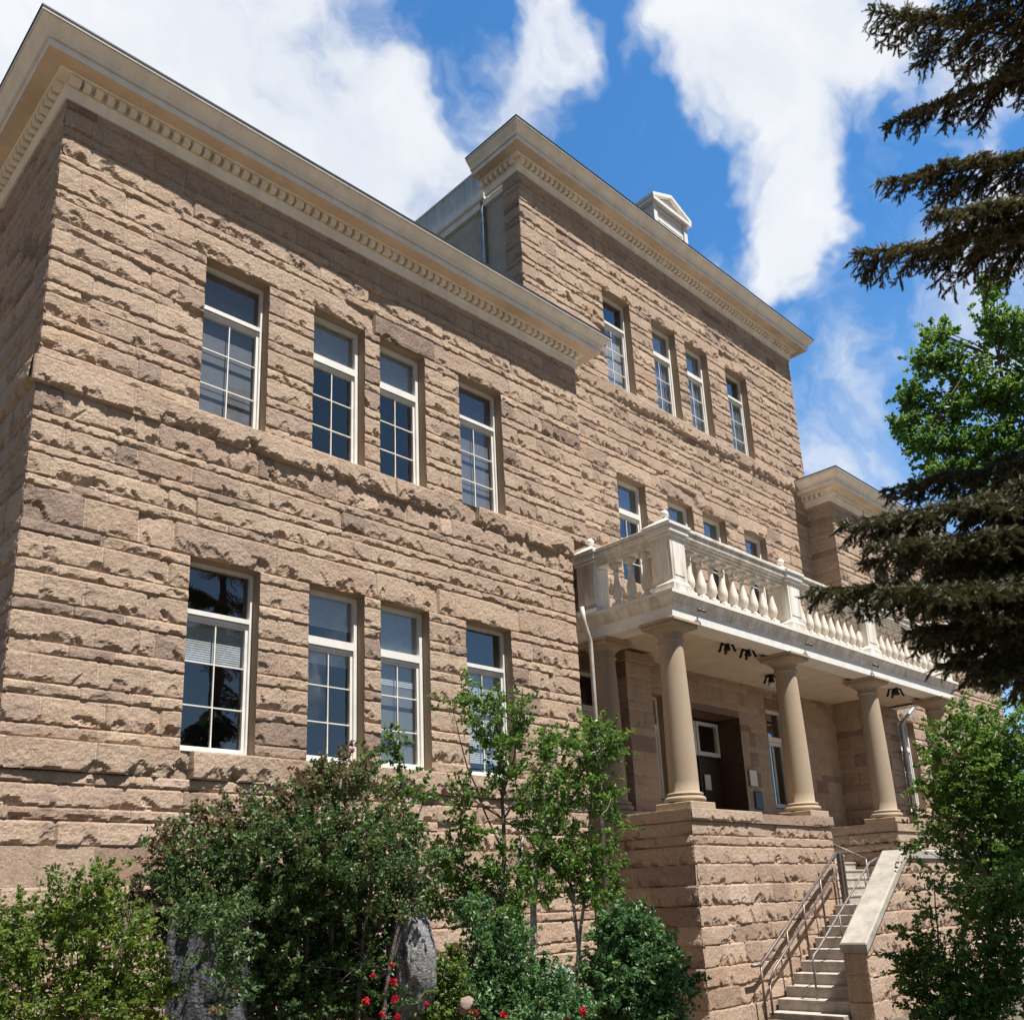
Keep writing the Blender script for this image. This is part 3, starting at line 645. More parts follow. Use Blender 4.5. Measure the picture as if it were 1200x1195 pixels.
# ------------------------------------------------------------------ windows
def window(x0, x1, z0, z1, Yw, style, sashrows=3, tfrac=.30, blinds=(), dark_top=None):
    """one sash window: frame mesh with children reveal, pane, blind, interior"""
    rd = .17; fw = {'thin': .048, 'thick': .075}[style]; yb = Yw+rd+.09
    m = MB(); e = .002
    yf = Yw+rd
    zt = z1-(z1-z0)*tfrac
    m.box(x0+e, x0+fw, yf, yb, z0+e, z1-e, bev=.006); m.box(x1-fw, x1-e, yf, yb, z0+e, z1-e, bev=.006)
    m.box(x0+fw, x1-fw, yf+.003, yb, z1-fw, z1-e); m.box(x0+fw, x1-fw, yf-.015, yb, z0+e, z0+(.085 if style == 'thick' else .06))
    th = .13 if style == 'thick' else .07
    m.box(x0+fw, x1-fw, yf-.004, yb, zt-th/2, zt+th/2)
    m.box(x0+fw, x1-fw, yf+.02, yb, zt-th/2-.055, zt-th/2-.012)
    # lower sash stiles and muntins, set back
    sw = .045; ys = yf+.035
    xa, xb = x0+fw+.002, x1-fw-.002; zl = z0+(.085 if style == 'thick' else .06)+.002; zu = zt-th/2-.058
    m.box(xa, xa+sw, ys, yb, zl, zu); m.box(xb-sw, xb, ys, yb, zl, zu)
    m.box(xa+sw, xb-sw, ys+.002, yb, zu-.035, zu-.001); m.box(xa+sw, xb-sw, ys+.002, yb, zl+.001, zl+.05)
    xm = (x0+x1)/2; mw = .009
    m.box(xm-mw, xm+mw, ys+.012, yb-.012, zl+.052, zu-.037)
    for k in range(1, sashrows):
        z = zl+(zu-zl)*k/sashrows
        m.box(xa+sw, xm-mw, ys+.014, yb-.014, z-mw, z+mw); m.box(xm+mw, xb-sw, ys+.014, yb-.014, z-mw, z+mw)
    mat = WHITE if style == 'thick' else BEIGE
    if style == 'thin':
        ow = m.build('window', WHITE)
    else: ow = m.build('window', WHITE)
    toB(ow)
    def sub(mm, nm, mt):
        o = mm.build(nm, mt); o.parent = ow; return o
    # stone reveal
    r = MB(); yr = yb+.02
    r.quad((x0, Yw-.02, z0), (x0, yr, z0), (x0, yr, z1), (x0, Yw-.02, z1)); r.quad((x1, Yw-.02, z0), (x1, Yw-.02, z1), (x1, yr, z1), (x1, yr, z0))
    r.quad((x0, Yw-.02, z1), (x0, yr, z1), (x1, yr, z1), (x1, Yw-.02, z1)); r.quad((x0, Yw-.05, z0-.004), (x1, Yw-.05, z0-.004), (x1, yr, z0+.012), (x0, yr, z0+.012))
    sub(r, 'reveal', SMOOTH)
    p = MB(); yp = yf+.06
    p.quad((x0+fw, yp, zt), (x1-fw, yp, zt), (x1-fw, yp, z1-fw), (x0+fw, yp, z1-fw)); p.quad((xa+sw, yp+.012, zl+.03), (xb-sw, yp+.012, zl+.03), (xb-sw, yp+.012, zu-.02), (xa+sw, yp+.012, zu-.02))
    sub(p, 'pane', GLASS)
    for (f0, f1, mt) in blinds:     # fractions of the opening height, from the top
        za = z1-(z1-z0)*f0; zb_ = z1-(z1-z0)*f1
        q = MB(); n = max(2, int((za-zb_)/(.034 if mt is BLIND else .6))); yq = yb+.05
        xs0, xs1 = x0+.03, x1-.03
        if mt is CURT:
            k = 40; 
            for c in range(k):
                xa_, xb_ = xs0+(xs1-xs0)*c/k, xs0+(xs1-xs0)*(c+1)/k
                ya = yq+.03*math.sin(c*1.3); yb2 = yq+.03*math.sin((c+1)*1.3)
                q.quad((xa_, ya, zb_), (xb_, yb2, zb_), (xb_, yb2, za), (xa_, ya, za))
        else:
            for c in range(n):
                a = za-(za-zb_)*c/n; b = za-(za-zb_)*(c+1)/n
                q.quad((xs0, yq, b+.002), (xs1, yq, b+.002), (xs1, yq+.006, a), (xs0, yq+.006, a))
        sub(q, 'blind' if mt is not CURT else 'curtain', mt)
    it = MB(); y2 = yb+.9; y1_ = yb+.021
    it.quad((x0-.3, y2, z0-.3), (x1+.3, y2, z0-.3), (x1+.3, y2, z1+.3), (x0-.3, y2, z1+.3))
    it.quad((x0-.3, y1_, z0-.3), (x0-.3, y2, z0-.3), (x0-.3, y2, z1+.3), (x0-.3, y1_, z1+.3)); it.quad((x1+.3, y1_, z0-.3), (x1+.3, y2, z0-.3), (x1+.3, y2, z1+.3), (x1+.3, y1_, z1+.3))
    it.quad((x0-.3, y1_, z1+.3), (x1+.3, y1_, z1+.3), (x1+.3, y2, z1+.3), (x0-.3, y2, z1+.3)); it.quad((x0-.3, y1_, z0-.3), (x1+.3, y1_, z0-.3), (x1+.3, y2, z0-.3), (x0-.3, y2, z0-.3))
    sub(it, 'interior', INNER)
    return ow
Wn, Wk = 'thin', 'thick'
window(*WX[0], ZUB, ZUT, 0, Wn, blinds=((0, .28, SCREEN), (.31, 1, GREYB)), tfrac=.28)
window(*WX[1], ZUB, ZUT, 0, Wk, blinds=((0, .30, BLIND),))
window(*WX[2], ZUB, ZUT, 0, Wk, blinds=((0, .30, BLIND),))
window(*WX[3], ZUB, ZUT, 0, Wn, blinds=((0, .28, SCREEN), (.31, 1, GREYB)), tfrac=.28)
window(*WX[0], ZLB, ZLT, 0, Wn, blinds=((.30, .52, BLIND),), tfrac=.27)
window(*WX[1], ZLB, ZLT, 0, Wk, blinds=((0, .2, BLIND), (.30, .42, BLIND)))
window(*WX[2], ZLB, ZLT, 0, Wk, blinds=((0, .48, BLIND), (.48, 1, GREYB)))
window(*WX[3], ZLB, ZLT, 0, Wn, blinds=((.30, .9, BLIND),), tfrac=.27)
window(*CX[0], ZXB, ZXT, YC, Wn, blinds=((.3, 1, BLIND),), tfrac=.28)
window(*CX[1], ZXB, ZXT, YC, Wk, blinds=((0, .29, BLIND), (.29, 1, CURT)))
window(*CX[2], ZXB, ZXT, YC, Wk, blinds=((0, .29, BLIND), (.29, 1, CURT)))
window(*CX[3], ZXB, ZXT, YC, Wn, blinds=((.3, 1, CURT),), tfrac=.28)
window(*CX[0], ZVB, ZVT, YC, Wk, blinds=((0, .28, CURT),))
window(*CX[1], ZVB, ZVT, YC, Wk, blinds=((0, .34, CURT),))
window(*CX[2], ZVB, ZVT, YC, Wk, blinds=((0, .34, CURT),))
window(*CX[3], ZVB, ZVT, YC, Wk, blinds=((0, .2, GREYB),))
window(13.177, 14.299, 2.1, 4.5, YC, Wk, sashrows=1)
window(18.803, 19.963, 2.1, 4.75, YC, Wk, sashrows=1)
window(11.35, 12.15, 2.1, 4.75, YC, Wk, sashrows=1)
for a, b in RX:
    window(a, b, ZLB, ZLT, RY, Wk, blinds=((0, .3, BLIND),)); window(a, b, ZUB, ZUT, RY, Wk, blinds=((0, .3, BLIND),))
# entrance recess with door and white framed transom
m = MB(); dx0, dx1, dz0, dz1, yd = 15.42, 17.50, 1.40, 4.31, 1.32
for (xa, flip) in ((dx0, 0), (dx1, 1)): m.quad((xa, YC-.004, dz0), (xa, yd+.1, dz0), (xa, yd+.1, dz1), (xa, YC-.004, dz1))
m.quad((dx0, YC-.004, dz1), (dx1, YC-.004, dz1), (dx1, yd+.1, dz1), (dx0, yd+.1, dz1))
er = m.build('entrance_recess', REVEAL); toB(er)
m = MB(); m.box(dx0+.005, dx1-.005, yd+.05, yd+.1, dz0, 3.36)
for k in range(2):
    xa = dx0+.06+k*1.0; m.box(xa, xa+.92, yd, yd+.05, dz0+.01, 3.3); m.box(xa+.14, xa+.78, yd-.015, yd-.001, dz0+.2, 2.1); 
door = m.build('door', DOORM); toB(door)
h = MB(); h.tube([(16.52, yd-.05, 2.3), (16.52, yd-.05, 2.6)], .015); o = h.build('handle', IRON); o.parent = door
m = MB(); zt0, zt1 = 3.38, 4.24
for k in range(2):
    xa, xb = dx0+.04+k*1.02, dx0+1.02+k*1.02
    m.box(xa, xa+.09, yd-.02, yd+.06, zt0, zt1); m.box(xb-.09, xb, yd-.02, yd+.06, zt0, zt1); m.box(xa+.09, xb-.09, yd-.018, yd+.06, zt0, zt0+.1); m.box(xa+.09, xb-.09, yd-.018, yd+.06, zt1-.08, zt1)
tw = m.build('transom_window', WHITE); toB(tw)
m = MB(); m.quad((dx0+.1, yd+.03, zt0+.05), (dx1-.1, yd+.03, zt0+.05), (dx1-.1, yd+.03, zt1-.03), (dx0+.1, yd+.03, zt1-.03)); o = m.build('pane', GLASS); o.parent = tw
m = MB(); m.quad((dx0, yd+.5, zt0-.2), (dx1, yd+.5, zt0-.2), (dx1, yd+.5, zt1+.2), (dx0, yd+.5, zt1+.2)); o = m.build('interior', INNER); o.parent = tw
# pilaster behind the first column
pcs = courses(1.4, 4.95, 'L', .2, .36)
m = MB(); m.box(12.37, 13.20, .20, YC+.02, 1.4, 4.95); m.box(12.28, 13.30, .10, YC+.02, 4.953, 5.18, bev=.02)
pil = m.build('pilaster', SMOOTH); toB(pil)
o = rock_wall('facing', (0, .19, 0), (1, 0, 0), (0, -1, 0), 13.22, pcs, [], None, STONE, 61, .03, lambda z: .4+0*z, u0=12.35); o.parent = pil
o = rock_wall('facing', (12.36, .18, 0), (0, 1, 0), (-1, 0, 0), .5, pcs, [], None, STONE, 62, .03, lambda z: .4+0*z); o.parent = pil

# ------------------------------------------------------------------ entrance porch
P0 = thing('entrance_porch', 'white balustraded porch on round sandstone columns and a rock-faced podium over the entrance', 'porch', (11.1, -2, GZ))
def toP(o, parent=None):
    if parent is None: o.parent = P0; o.matrix_parent_inverse = Matrix.Translation(-Vector(P0.location))
    else: o.parent = parent
    return o
BX0, BX1, BY = 11.08, 16.28, -2.02; QX0, QX1 = 19.62, 25.1
pc = [(GZ-.1, -1.92, 'L'), (-1.92, -1.57, 'L'), (-1.57, -1.23, 'L'), (-1.23, -.86, 'L'), (-.86, -.54, 'L'), (-.54, -.19, 'L'), (-.19, .17, 'L'), (.17, .54, 'L'), (.54, .87, 'L'), (.87, 1.05, 'T'), (1.05, 1.31, 'L')]
def podium(x0, x1, seed):
    toP(rock_wall('podium_wall', (0, BY, 0), (1, 0, 0), (0, -1, 0), x1, pc, [], None, PINK, seed, .024, lambda z: .8+0*z, u0=x0-.026, minlen=.5, maxlen=1.4))
    toP(rock_wall('podium_wall', (x0, BY, 0), (0, 1, 0), (-1, 0, 0), 2.68, pc, [], None, STONE, seed+1, .028, lambda z: 1.7+0*z, u0=-.026, minlen=.5, maxlen=1.4))
    m = MB(); m.quad((x1, BY, GZ), (x1, .66, GZ), (x1, .66, 1.31), (x1, BY, 1.31)); toP(m.build('podium_wall', SMOOTH))
    capc = [(1.313, 1.54, 'T')]
    o = rock_wall('podium_cap', (0, BY-.06, 0), (1, 0, 0), (0, -1, 0), x1+.05, capc, [], None, PINK, seed+2, .02, lambda z: .5+0*z, u0=x0-.06, minlen=1.6, maxlen=2.4); toP(o)
    toP(rock_wall('podium_cap', (x0-.06, BY-.06, 0), (0, 1, 0), (-1, 0, 0), 2.7, capc, [], None, STONE, seed+3, .02, lambda z: .5+0*z, minlen=1.6, maxlen=2.4))
    m = MB(); m.quad((x0-.06, BY-.06, 1.537), (x1+.05, BY-.06, 1.537), (x1+.05, .6, 1.537), (x0-.06, .6, 1.537)); m.quad((x0-.06, BY-.06, 1.316), (x1+.05, BY-.06, 1.316), (x1+.05, .6, 1.316), (x0-.06, .6, 1.316)); m.quad((x1+.05, BY-.06, 1.316), (x1+.05, .6, 1.316), (x1+.05, .6, 1.537), (x1+.05, BY-.06, 1.537))
    toP(m.build('podium_cap', SMOOTH))
podium(BX0, BX1, 31); podium(QX0, QX1, 41)
# columns
def column(x, y, r0=.285, r1=.232):
    zb = 1.54; m = MB()
    sh = [(r0+.02, .315), (r0, .34)]
    zt = 4.80-zb
    for k in range(1, 15):
        t = k/14; sh.append((r0-(r0-r1)*(t**1.6), .34+(zt-.34)*t))
    sh += [(r1+.012, zt+.005), (r1+.035, zt+.02), (r1+.035, zt+.05), (r1+.01, zt+.06), (r1+.01, zt+.14)]
    m.lathe((x, y, zb), sh, 36)
    c = toP(m.build('column', COLUMN, smooth=True, autos=40))
    b = MB(); b.box(x-.40, x+.40, y-.40, y+.40, zb+.003, zb+.13, bev=.012); o = b.build('plinth', COLUMN); o.parent = c
    b = MB(); tor = [(r0+.02, .135)]
    for k in range(9):
        a = -math.pi/2+math.pi*k/8; tor.append((r0+.055+.055*math.cos(a), .195+.055*math.sin(a)))
    tor.append((r0+.03, .262))
    for k in range(7):
        a = -math.pi/2+math.pi*k/6; tor.append((r0+.035+.032*math.cos(a), .292+.028*math.sin(a)))
    b.lathe((x, y, zb), tor, 36); o = b.build('base_moulding', COLUMN, smooth=True, autos=50); o.parent = c
    b = MB(); zc = 4.94
    b.lathe((x, y, zc), [(r1+.01, 0), (r1+.03, .012), (r1+.03, .03), (r1+.05, .04), (r1+.12, .10), (r1+.14, .125), (r1+.14, .13)], 36)
    b.box(x-.40, x+.40, y-.40, y+.40, zc+.131, zc+.20, bev=.008); b.box(x-.435, x+.435, y-.435, y+.435, zc+.202, zc+.262, bev=.008)
    o = b.build('capital', COLUMN, smooth=False); o.parent = c
for x, y in ((11.55, -1.60), (15.95, -1.60), (20.10, -1.60), (24.35, -1.60), (11.55, .12)): column(x, y)
# entablature: architrave, cyma moulding, top slab
path = [(11.2, YC-.01), (11.2, -1.95), (25.05, -1.95), (25.05, RY-.07)]
zp0 = 5.205
prof = [(-.5, zp0+.0), (0, zp0), (0, zp0+.24), (.02, zp0+.25), (.02, zp0+.275), (.045, zp0+.285), (.05, zp0+.33), (.075, zp0+.385), (.105, zp0+.425), (.12, zp0+.44), (.12, zp0+.46), (.14, zp0+.465), (.14, zp0+.53), (-.1, zp0+.60), (-.5, zp0+.60)]
mis = [0]*(len(prof)-1); mis[0] = mis[1] = 1
for k in range(len(prof)-4, len(prof)-1): mis[k] = 1
m = MB(); m.sweep(path, prof, 0, mis)
for k in range(34): m.box(19.6+k*.16, 19.68+k*.16, -1.992, -1.975, zp0+.252, zp0+.28)   # dentil row on the right part
toP(m.build('entablature', [AGEDW, WHITE]))
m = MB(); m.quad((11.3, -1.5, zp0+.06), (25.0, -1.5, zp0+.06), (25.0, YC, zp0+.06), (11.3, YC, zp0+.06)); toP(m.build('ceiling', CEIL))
m = MB(); m.quad((11.3, -1.8, zp0+.59), (25, -1.8, zp0+.59), (25, YC-.02, zp0+.59), (11.3, YC-.02, zp0+.59)); toP(m.build('balcony_floor', CONC))
m = MB(); m.quad((BX0+.3, BY+.3, 1.40), (BX1, BY+.3, 1.40), (BX1, 1.4, 1.40), (BX0+.3, 1.4, 1.40)); m.quad((BX1, .36, 1.40), (QX1, .36, 1.40), (QX1, 1.4, 1.40), (BX1, 1.4, 1.40)); toP(m.build('porch_floor', CONC))
# balustrade
zr = zp0+.605     # 5.81 deck
RT = 7.20
def pedestal(x0, x1, y0, y1):
    m = MB(); z = zr-.05
    m.box(x0-.05, x1+.05, y0-.05, y1+.05, z, z+.16, bev=.01)
    b = len(m.v)
    m.add([(x0-.05, y0-.05, z+.161), (x1+.05, y0-.05, z+.161), (x1+.05, y1+.05, z+.161), (x0-.05, y1+.05, z+.161), (x0, y0, z+.25), (x1, y0, z+.25), (x1, y1, z+.25), (x0, y1, z+.25)], [(0,1,5,4),(1,2,6,5),(2,3,7,6),(3,0,4,7),(4,5,6,7)])
    m.box(x0, x1, y0, y1, z+.251, 6.93)
    for (a, b_, c, d) in ((x0+.07, x1-.07, y0-.012, y0-.001), (x0-.012, x0-.001, y0+.07, y1-.07)):   # raised panel bead
        m.box(a, b_, c, d, z+.36, 6.82)
    p = toP(m.build('pedestal', AGEDW))
    c = MB(); c.box(x0-.04, x1+.04, y0-.04, y1+.04, 6.932, 6.99, bev=.01); c.box(x0-.08, x1+.08, y0-.08, y1+.08, 6.992, 7.12, bev=.015); c.box(x0-.12, x1+.12, y0-.12, y1+.12, 7.122, RT, bev=.012)
    xm, ym = (x0+x1)/2, (y0+y1)/2
    c.add([(x0-.115, y0-.115, RT+.001), (x1+.115, y0-.115, RT+.001), (x1+.115, y1+.115, RT+.001), (x0-.115, y1+.115, RT+.001), (xm-.07, ym-.07, RT+.20), (xm+.07, ym-.07, RT+.20), (xm+.07, ym+.07, RT+.20), (xm-.07, ym+.07, RT+.20)], [(0,1,5,4),(1,2,6,5),(2,3,7,6),(3,0,4,7),(4,5,6,7),(3,2,1,0)])
    o = c.build('pedestal_cap', WHITE); o.parent = p
    f = MB(); pr = [(.075, 0), (.06, .02), (.035, .035), (.04, .05)]
    for k in range(1, 11):
        a = -math.pi/2+math.pi*k/10*.98+.02; pr.append((max(.004, .088*math.cos(a)), .12+.088*math.sin(a)))
    f.lathe((xm, ym, RT+.195), pr, 18); o = f.build('finial', WHITE, smooth=True); o.parent = p
peds = [(11.30, 11.80, -1.97, -1.50), (15.85, 16.40, -1.97, -1.50), (19.75, 20.30, -1.97, -1.50), (24.40, 24.95, -1.97, -1.50)]
for q in peds: pedestal(*q)
pedestal(11.30, 11.78, .02, .50)
m = MB()
def railx(a, b):
    y = -1.74
    m.box(a, b, y-.17, y+.17, 6.90, 6.96); m.box(a, b, y-.13, y+.13, 6.84, 6.898); m.box(a, b, y-.25, y+.25, 6.992, 7.115, bev=.015); m.box(a, b, y-.295, y+.295, 7.119, 7.195, bev=.012); m.box(a, b, y-.21, y+.21, 6.961, 6.990)
    m.box(a, b, y-.16, y+.16, zr-.05, zr+.045, bev=.01)
for p, q in zip(peds[:-1], peds[1:]): railx(p[1]+.0, q[0])
x = 11.54
m.box(x-.17, x+.17, -1.50, .02, 6.90, 6.96); m.box(x-.13, x+.13, -1.50, .02, 6.84, 6.898); m.box(x-.25, x+.25, -1.50, .02, 6.992, 7.115, bev=.015); m.box(x-.295, x+.295, -1.50, .02, 7.119, 7.195, bev=.012); m.box(x-.21, x+.21, -1.50, .02, 6.961, 6.990); m.box(x-.16, x+.16, -1.50, .02, zr-.05, zr+.045, bev=.01)
toP(m.build('balustrade_rail', AGEDW))
bm_ = MB()
bz = zr+.046; bt = 6.84
bm_.box(-.10, .10, -.10, .10, 0, .09, bev=.008); bm_.box(-.10, .10, -.10, .10, bt-bz-.085, bt-bz-.001, bev=.008)
hh = bt-bz-.175
pr = [(.08, 0), (.085, .02), (.055, .045), (.058, .065), (.09, .13), (.108, .20), (.104, .27), (.082, .38), (.060, .48), (.048, .58), (.042, .64), (.064, .66), (.068, .69), (.056, .715), (.046, .73), (.052, .76), (.082, .80), (.098, .85), (.08, .89), (.085, hh)]
bm_.lathe((0, 0, .09), pr, 18)
bme = bm_.mesh('baluster', True)
try: bme.set_sharp_from_angle(angle=math.radians(45))
except Exception: pass
bme.materials.append(AGEDW); tonefill(bme)
spots = [(12.22+.405*k, -1.74) for k in range(9)]+[(16.78+.365*k, -1.74) for k in range(9)]+[(20.66+.385*k, -1.74) for k in range(10)]+[(11.54, y) for y in (-1.15, -.77, -.39)]
for x, y in spots:
    o = bpy.data.objects.new('baluster', bme); COL.objects.link(o); o.location = (x, y, bz); toP(o)

# ------------------------------------------------------------------ staircase
ST = thing('stone_staircase', 'concrete staircase climbing along the podium to the porch beside a sloped cheek wall', 'staircase', (13, -2.5, GZ))
def toS(o): o.parent = ST; o.matrix_parent_inverse = Matrix.Translation(-Vector(ST.location)); return o
SY0, SY1 = -3.53, BY-.07
n = 9; xs0, xs1 = 12.87, 15.85; zs0, zs1 = -2.10, -.30
for k in range(n+1):
    x = xs0+(xs1-xs0)*k/n; z = zs0+(zs1-zs0)*k/n
    xe = x+(xs1-xs0)/n if k < n else QX0+1.2
    m = MB(); m.box(x+.02, xe+.02 if k < n else xe, SY0, SY1, GZ-.05-.001*k, z-.05); m.box(x, xe+.0 if k < n else xe, SY0-.0, SY1, z-.048, z, bev=.008)
    if k < n: pass
    toS(m.build('step' if k < n else 'landing', TREAD))
for k in range(9):
    y = -2.0+.27*k; z = -.30+.189*(k+1)
    m = MB(); m.box(BX1+.06, QX0-.02, y+.02, .66, z-.189 if k else GZ, z-.045); m.box(BX1+.06, QX0-.02, y, y+.30, z-.043, z, bev=.008); toS(m.build('step', TREAD))
# cheek wall: outer rock face, pillar end, sloped coping
CX0, CX1, CYo, CYi = 13.09, 15.30, -4.0, -3.55
zc0, zc1 = -.90, .715
def slope(x): return np.clip(zc0+(zc1-zc0)*(x-CX0)/(CX1-CX0), zc0, zc1)
toS(rock_wall('cheek_wall', (0, CYo+.05, 0), (1, 0, 0), (0, -1, 0), 26.0, [(GZ-.1, -1.9, 'L'), (-1.9, -1.5, 'L'), (-1.5, -1.15, 'L'), (-1.15, -.8, 'L'), (-.8, -.42, 'L'), (-.42, -.08, 'L'), (-.08, .25, 'L'), (.25, .6, 'L')], [], None, PINK, 51, .028, lambda z: .8+0*z, cut=lambda u, z: z < slope(u)-.12, u0=CX0+.05, minlen=.5, maxlen=1.3))
toS(rock_wall('cheek_wall', (CX0+.05, CYo+.02, 0), (0, 1, 0), (-1, 0, 0), CYi-CYo-.02, [(GZ-.1, -1.9, 'L'), (-1.9, -1.45, 'L'), (-1.45, zc0-.16, 'L')], [], None, STONE, 52, .024, lambda z: .6+0*z, minlen=.3, maxlen=.6))
m = MB()
xx = list(np.linspace(CX0+.05, CX1, 12))+[26.0]
for a, b in zip(xx[:-1], xx[1:]):
    m.quad((a, CYi, GZ), (b, CYi, GZ), (b, CYi, float(slope(b))-.15), (a, CYi, float(slope(a))-.15))
toS(m.build('cheek_wall', SMOOTH))
m = MB()
def copseg(xa, za, xb, zb_):
    t = .17; y0, y1 = CYo-.02, CYi+.03
    dz = .0
    P = [(xa, y0, za-t), (xb, y0, zb_-t), (xb, y1, zb_-t), (xa, y1, za-t), (xa, y0, za-.03), (xb, y0, zb_-.03), (xb, y1, zb_-.03), (xa, y1, za-.03), (xa+.01, y0+.03, za), (xb, y0+.03, zb_), (xb, y1-.03, zb_), (xa+.01, y1-.03, za)]
    m.add(P, [(0,3,2,1),(0,1,5,4),(1,2,6,5),(2,3,7,6),(3,0,4,7),(4,5,9,8),(5,6,10,9),(6,7,11,10),(7,4,8,11),(8,9,10,11)])
copseg(CX0, zc0, 14.35, zc0+(zc1-zc0)*(14.35-CX0)/(CX1-CX0)); copseg(14.353, zc0+(zc1-zc0)*(14.353-CX0)/(CX1-CX0), CX1, zc1)
toS(m.build('coping', CONC))
m = MB(); copseg(CX1+.004, zc1, 18.0, zc1); copseg(18.003, zc1, 26.0, zc1); toS(m.build('coping', CONC))

# handrails
HR = thing('stair_handrail', 'brown metal handrail with posts running up the stairs beside the podium wall', 'handrail', (13, -2.2, -2))
def toH(o, par): o.parent = par; o.matrix_parent_inverse = Matrix.Translation(-Vector(par.location)); return o
y = -2.22
m = MB(); m.tube([(12.25, y, -1.26), (12.55, y, -1.26), (12.9, y, -1.06), (15.95, y, .74), (16.12, y, .76)], .029, 10); toH(m.build('handrail', RAILM, smooth=True), HR)
m = MB(); m.tube([(12.75, y, -1.62), (13.0, y, -1.36), (15.95, y, .42)], .022, 8); toH(m.build('lower_rail', RAILM, smooth=True), HR)
for x, zb, zt in ((12.55, -2.2, -1.26), (12.78, -2.15, -1.6), (13.6, -1.75, -.72), (14.35, -1.3, -.2), (15.15, -.8, .25)):
    m = MB(); m.tube([(x, y, zb), (x, y, zt)], .022, 8); toH(m.build('post', RAILM, smooth=True), HR)
m = MB(); m.box(16.05, 16.13, y-.04, y+.04, -.29, .78, bev=.006); m.box(16.2, 16.26, y-.03, y+.03, -.29, .74, bev=.006); toH(m.build('newel', RAILM), HR)
H2 = thing('inner_handrail', 'slim grey metal handrail along the cheek wall, bent down at its foot', 'handrail', (14, -2.9, -2))
m = MB(); y = -2.82; m.tube([(13.35, y, -2.0), (13.35, y, -1.28), (13.37, y, -1.18), (13.45, y, -1.12), (13.55, y, -1.08), (16.2, y, .52), (16.6, y, .62)], .02, 8); toH(m.build('handrail', DULL, smooth=True), H2)
for x, zb, zt in ((14.6, -1.1, -.45), (15.9, -.3, .34)):
    m = MB(); m.tube([(x, y, zb), (x, y, zt)], .016, 8); toH(m.build('post', DULL, smooth=True), H2)
H3 = thing('landing_handrail', 'short pale handrail sloping beside the upper steps at the podium corner', 'handrail', (16.6, -2, 0))
m = MB(); m.tube([(16.5, -1.75, 1.05), (16.75, -2.5, .62)], .022, 8); toH(m.build('handrail', DULL, smooth=True), H3)
m = MB(); m.tube([(16.75, -2.5, -.3), (16.75, -2.5, .62)], .02, 8); toH(m.build('post', DULL, smooth=True), H3)

# downspouts
def spout(name, label, pts, r, mat, straps):
    m = MB(); m.tube(pts, r, 10); o = link(name, m.mesh(name, True), mat); tonefill(o.data)
    tag(o, label, 'downspout')
    for q in straps:
        s = MB(); s.lathe((q[0], q[1], q[2]), [(r+.012, 0), (r+.012, .04)], 12); so_ = s.build('strap', mat, smooth=True); so_.parent = o
    return o
spout('downspout', 'pale painted downspout in the corner between wing and porch', [(10.70, -.10, 5.78), (10.72, -.12, 5.45), (10.90, -.09, 5.1), (10.92, -.08, 4.85), (10.92, -.08, -1.5)], .045, DOWN, [(10.92, -.08, 3.4), (10.92, -.08, 1.8)])
spout('downspout', 'grey galvanised downspout with an offset bend behind the last porch column', [(25.6, -.75, 5.5), (24.95, -.33, 4.75), (25.0, -.30, 4.3), (25.0, -.30, -1.5)], .062, GALV, [(25.0, -.3, 3.9), (25.0, -.3, 3.0)])
spout('downspout', 'grey downspout on the stucco flank of the taller centre block', [(EL+.07, 1.98, 16.9), (EL+.07, 1.98, 12.4)], .075, GALV, [(EL+.07, 1.98, 16.3), (EL+.07, 1.98, 14.6)])

# ceiling lamps (dark ornate flush fittings)
def lamp(x, y, label, glass=True, big=False):
    z = zp0+.058; k = 1.25 if big else 1.0
    t = thing('ceiling_lamp', label, 'lamp', (x, y, z), 'dark lamps under the porch ceiling')
    m = MB(); m.lathe((0, 0, 0), [(.13*k, -.001), (.13*k, -.025), (.08*k, -.045), (.04, -.055), (.04, -.10*k), (.075*k, -.13*k), (.08*k, -.17*k), (.05*k, -.19*k)], 14); m.build('canopy', IRON, t)
    for q in range(4):
        a = math.pi/4+q*math.pi/2; ca, sa = math.cos(a), math.sin(a)
        pts = [(ca*r*k, sa*r*k, zz*k) for r, zz in ((.02, -.02), (.07, -.03), (.12, -.06), (.14, -.11), (.16, -.18), (.19, -.20))]
        b = MB(); b.tube(pts, [.03, .03, .028, .026, .03, .036], 7); b.build('arm', IRON, t, smooth=True)
    if glass:
        g = MB(); pr = [(.02, -.17*k)]+[(.062*math.sin(math.pi*i/8)+.004, -.17*k-.075+.075*math.cos(math.pi*i/8)) for i in range(1, 9)]
        g.lathe((0, 0, 0), pr, 14); g.build('globe', BULB, t, smooth=True)
lamp(13.92, -1.40, 'dark ornate lamp under the porch ceiling nearest the corner column', False)
lamp(14.75, -1.40, 'dark ornate lamp under the porch ceiling beside the second column', False)
lamp(17.6, -.30, 'dark porch ceiling lamp with a round pale globe, in front of the door', True)
lamp(21.8, -1.60, 'large dark ornate lamp under the porch ceiling beyond the third column', False, True)
# twin spot lights under the slab edge
def flood(x, label):
    t = thing('spot_light', label, 'lamp', (x, -2.03, zp0+.27), 'small brown spot lights under the slab edge')
    m = MB(); m.box(-.03, .03, -.015, .03, -.02, .02, bev=.004); m.build('bracket', RAILM, t)
    for s in (-1, 1):
        b = MB(); b.tube([(s*.03, -.015, 0), (s*.06, -.03, -.008), (s*.11, -.045, -.02)], [.018, .03, .034], 10); b.build('lamp_head', RAILM, t, smooth=True)
flood(12.05, 'small twin spot light under the slab edge just right of the porch corner'); flood(16.35, 'small twin spot light under the slab edge above the second column'); flood(19.75, 'small twin spot light under the slab edge above the third column')
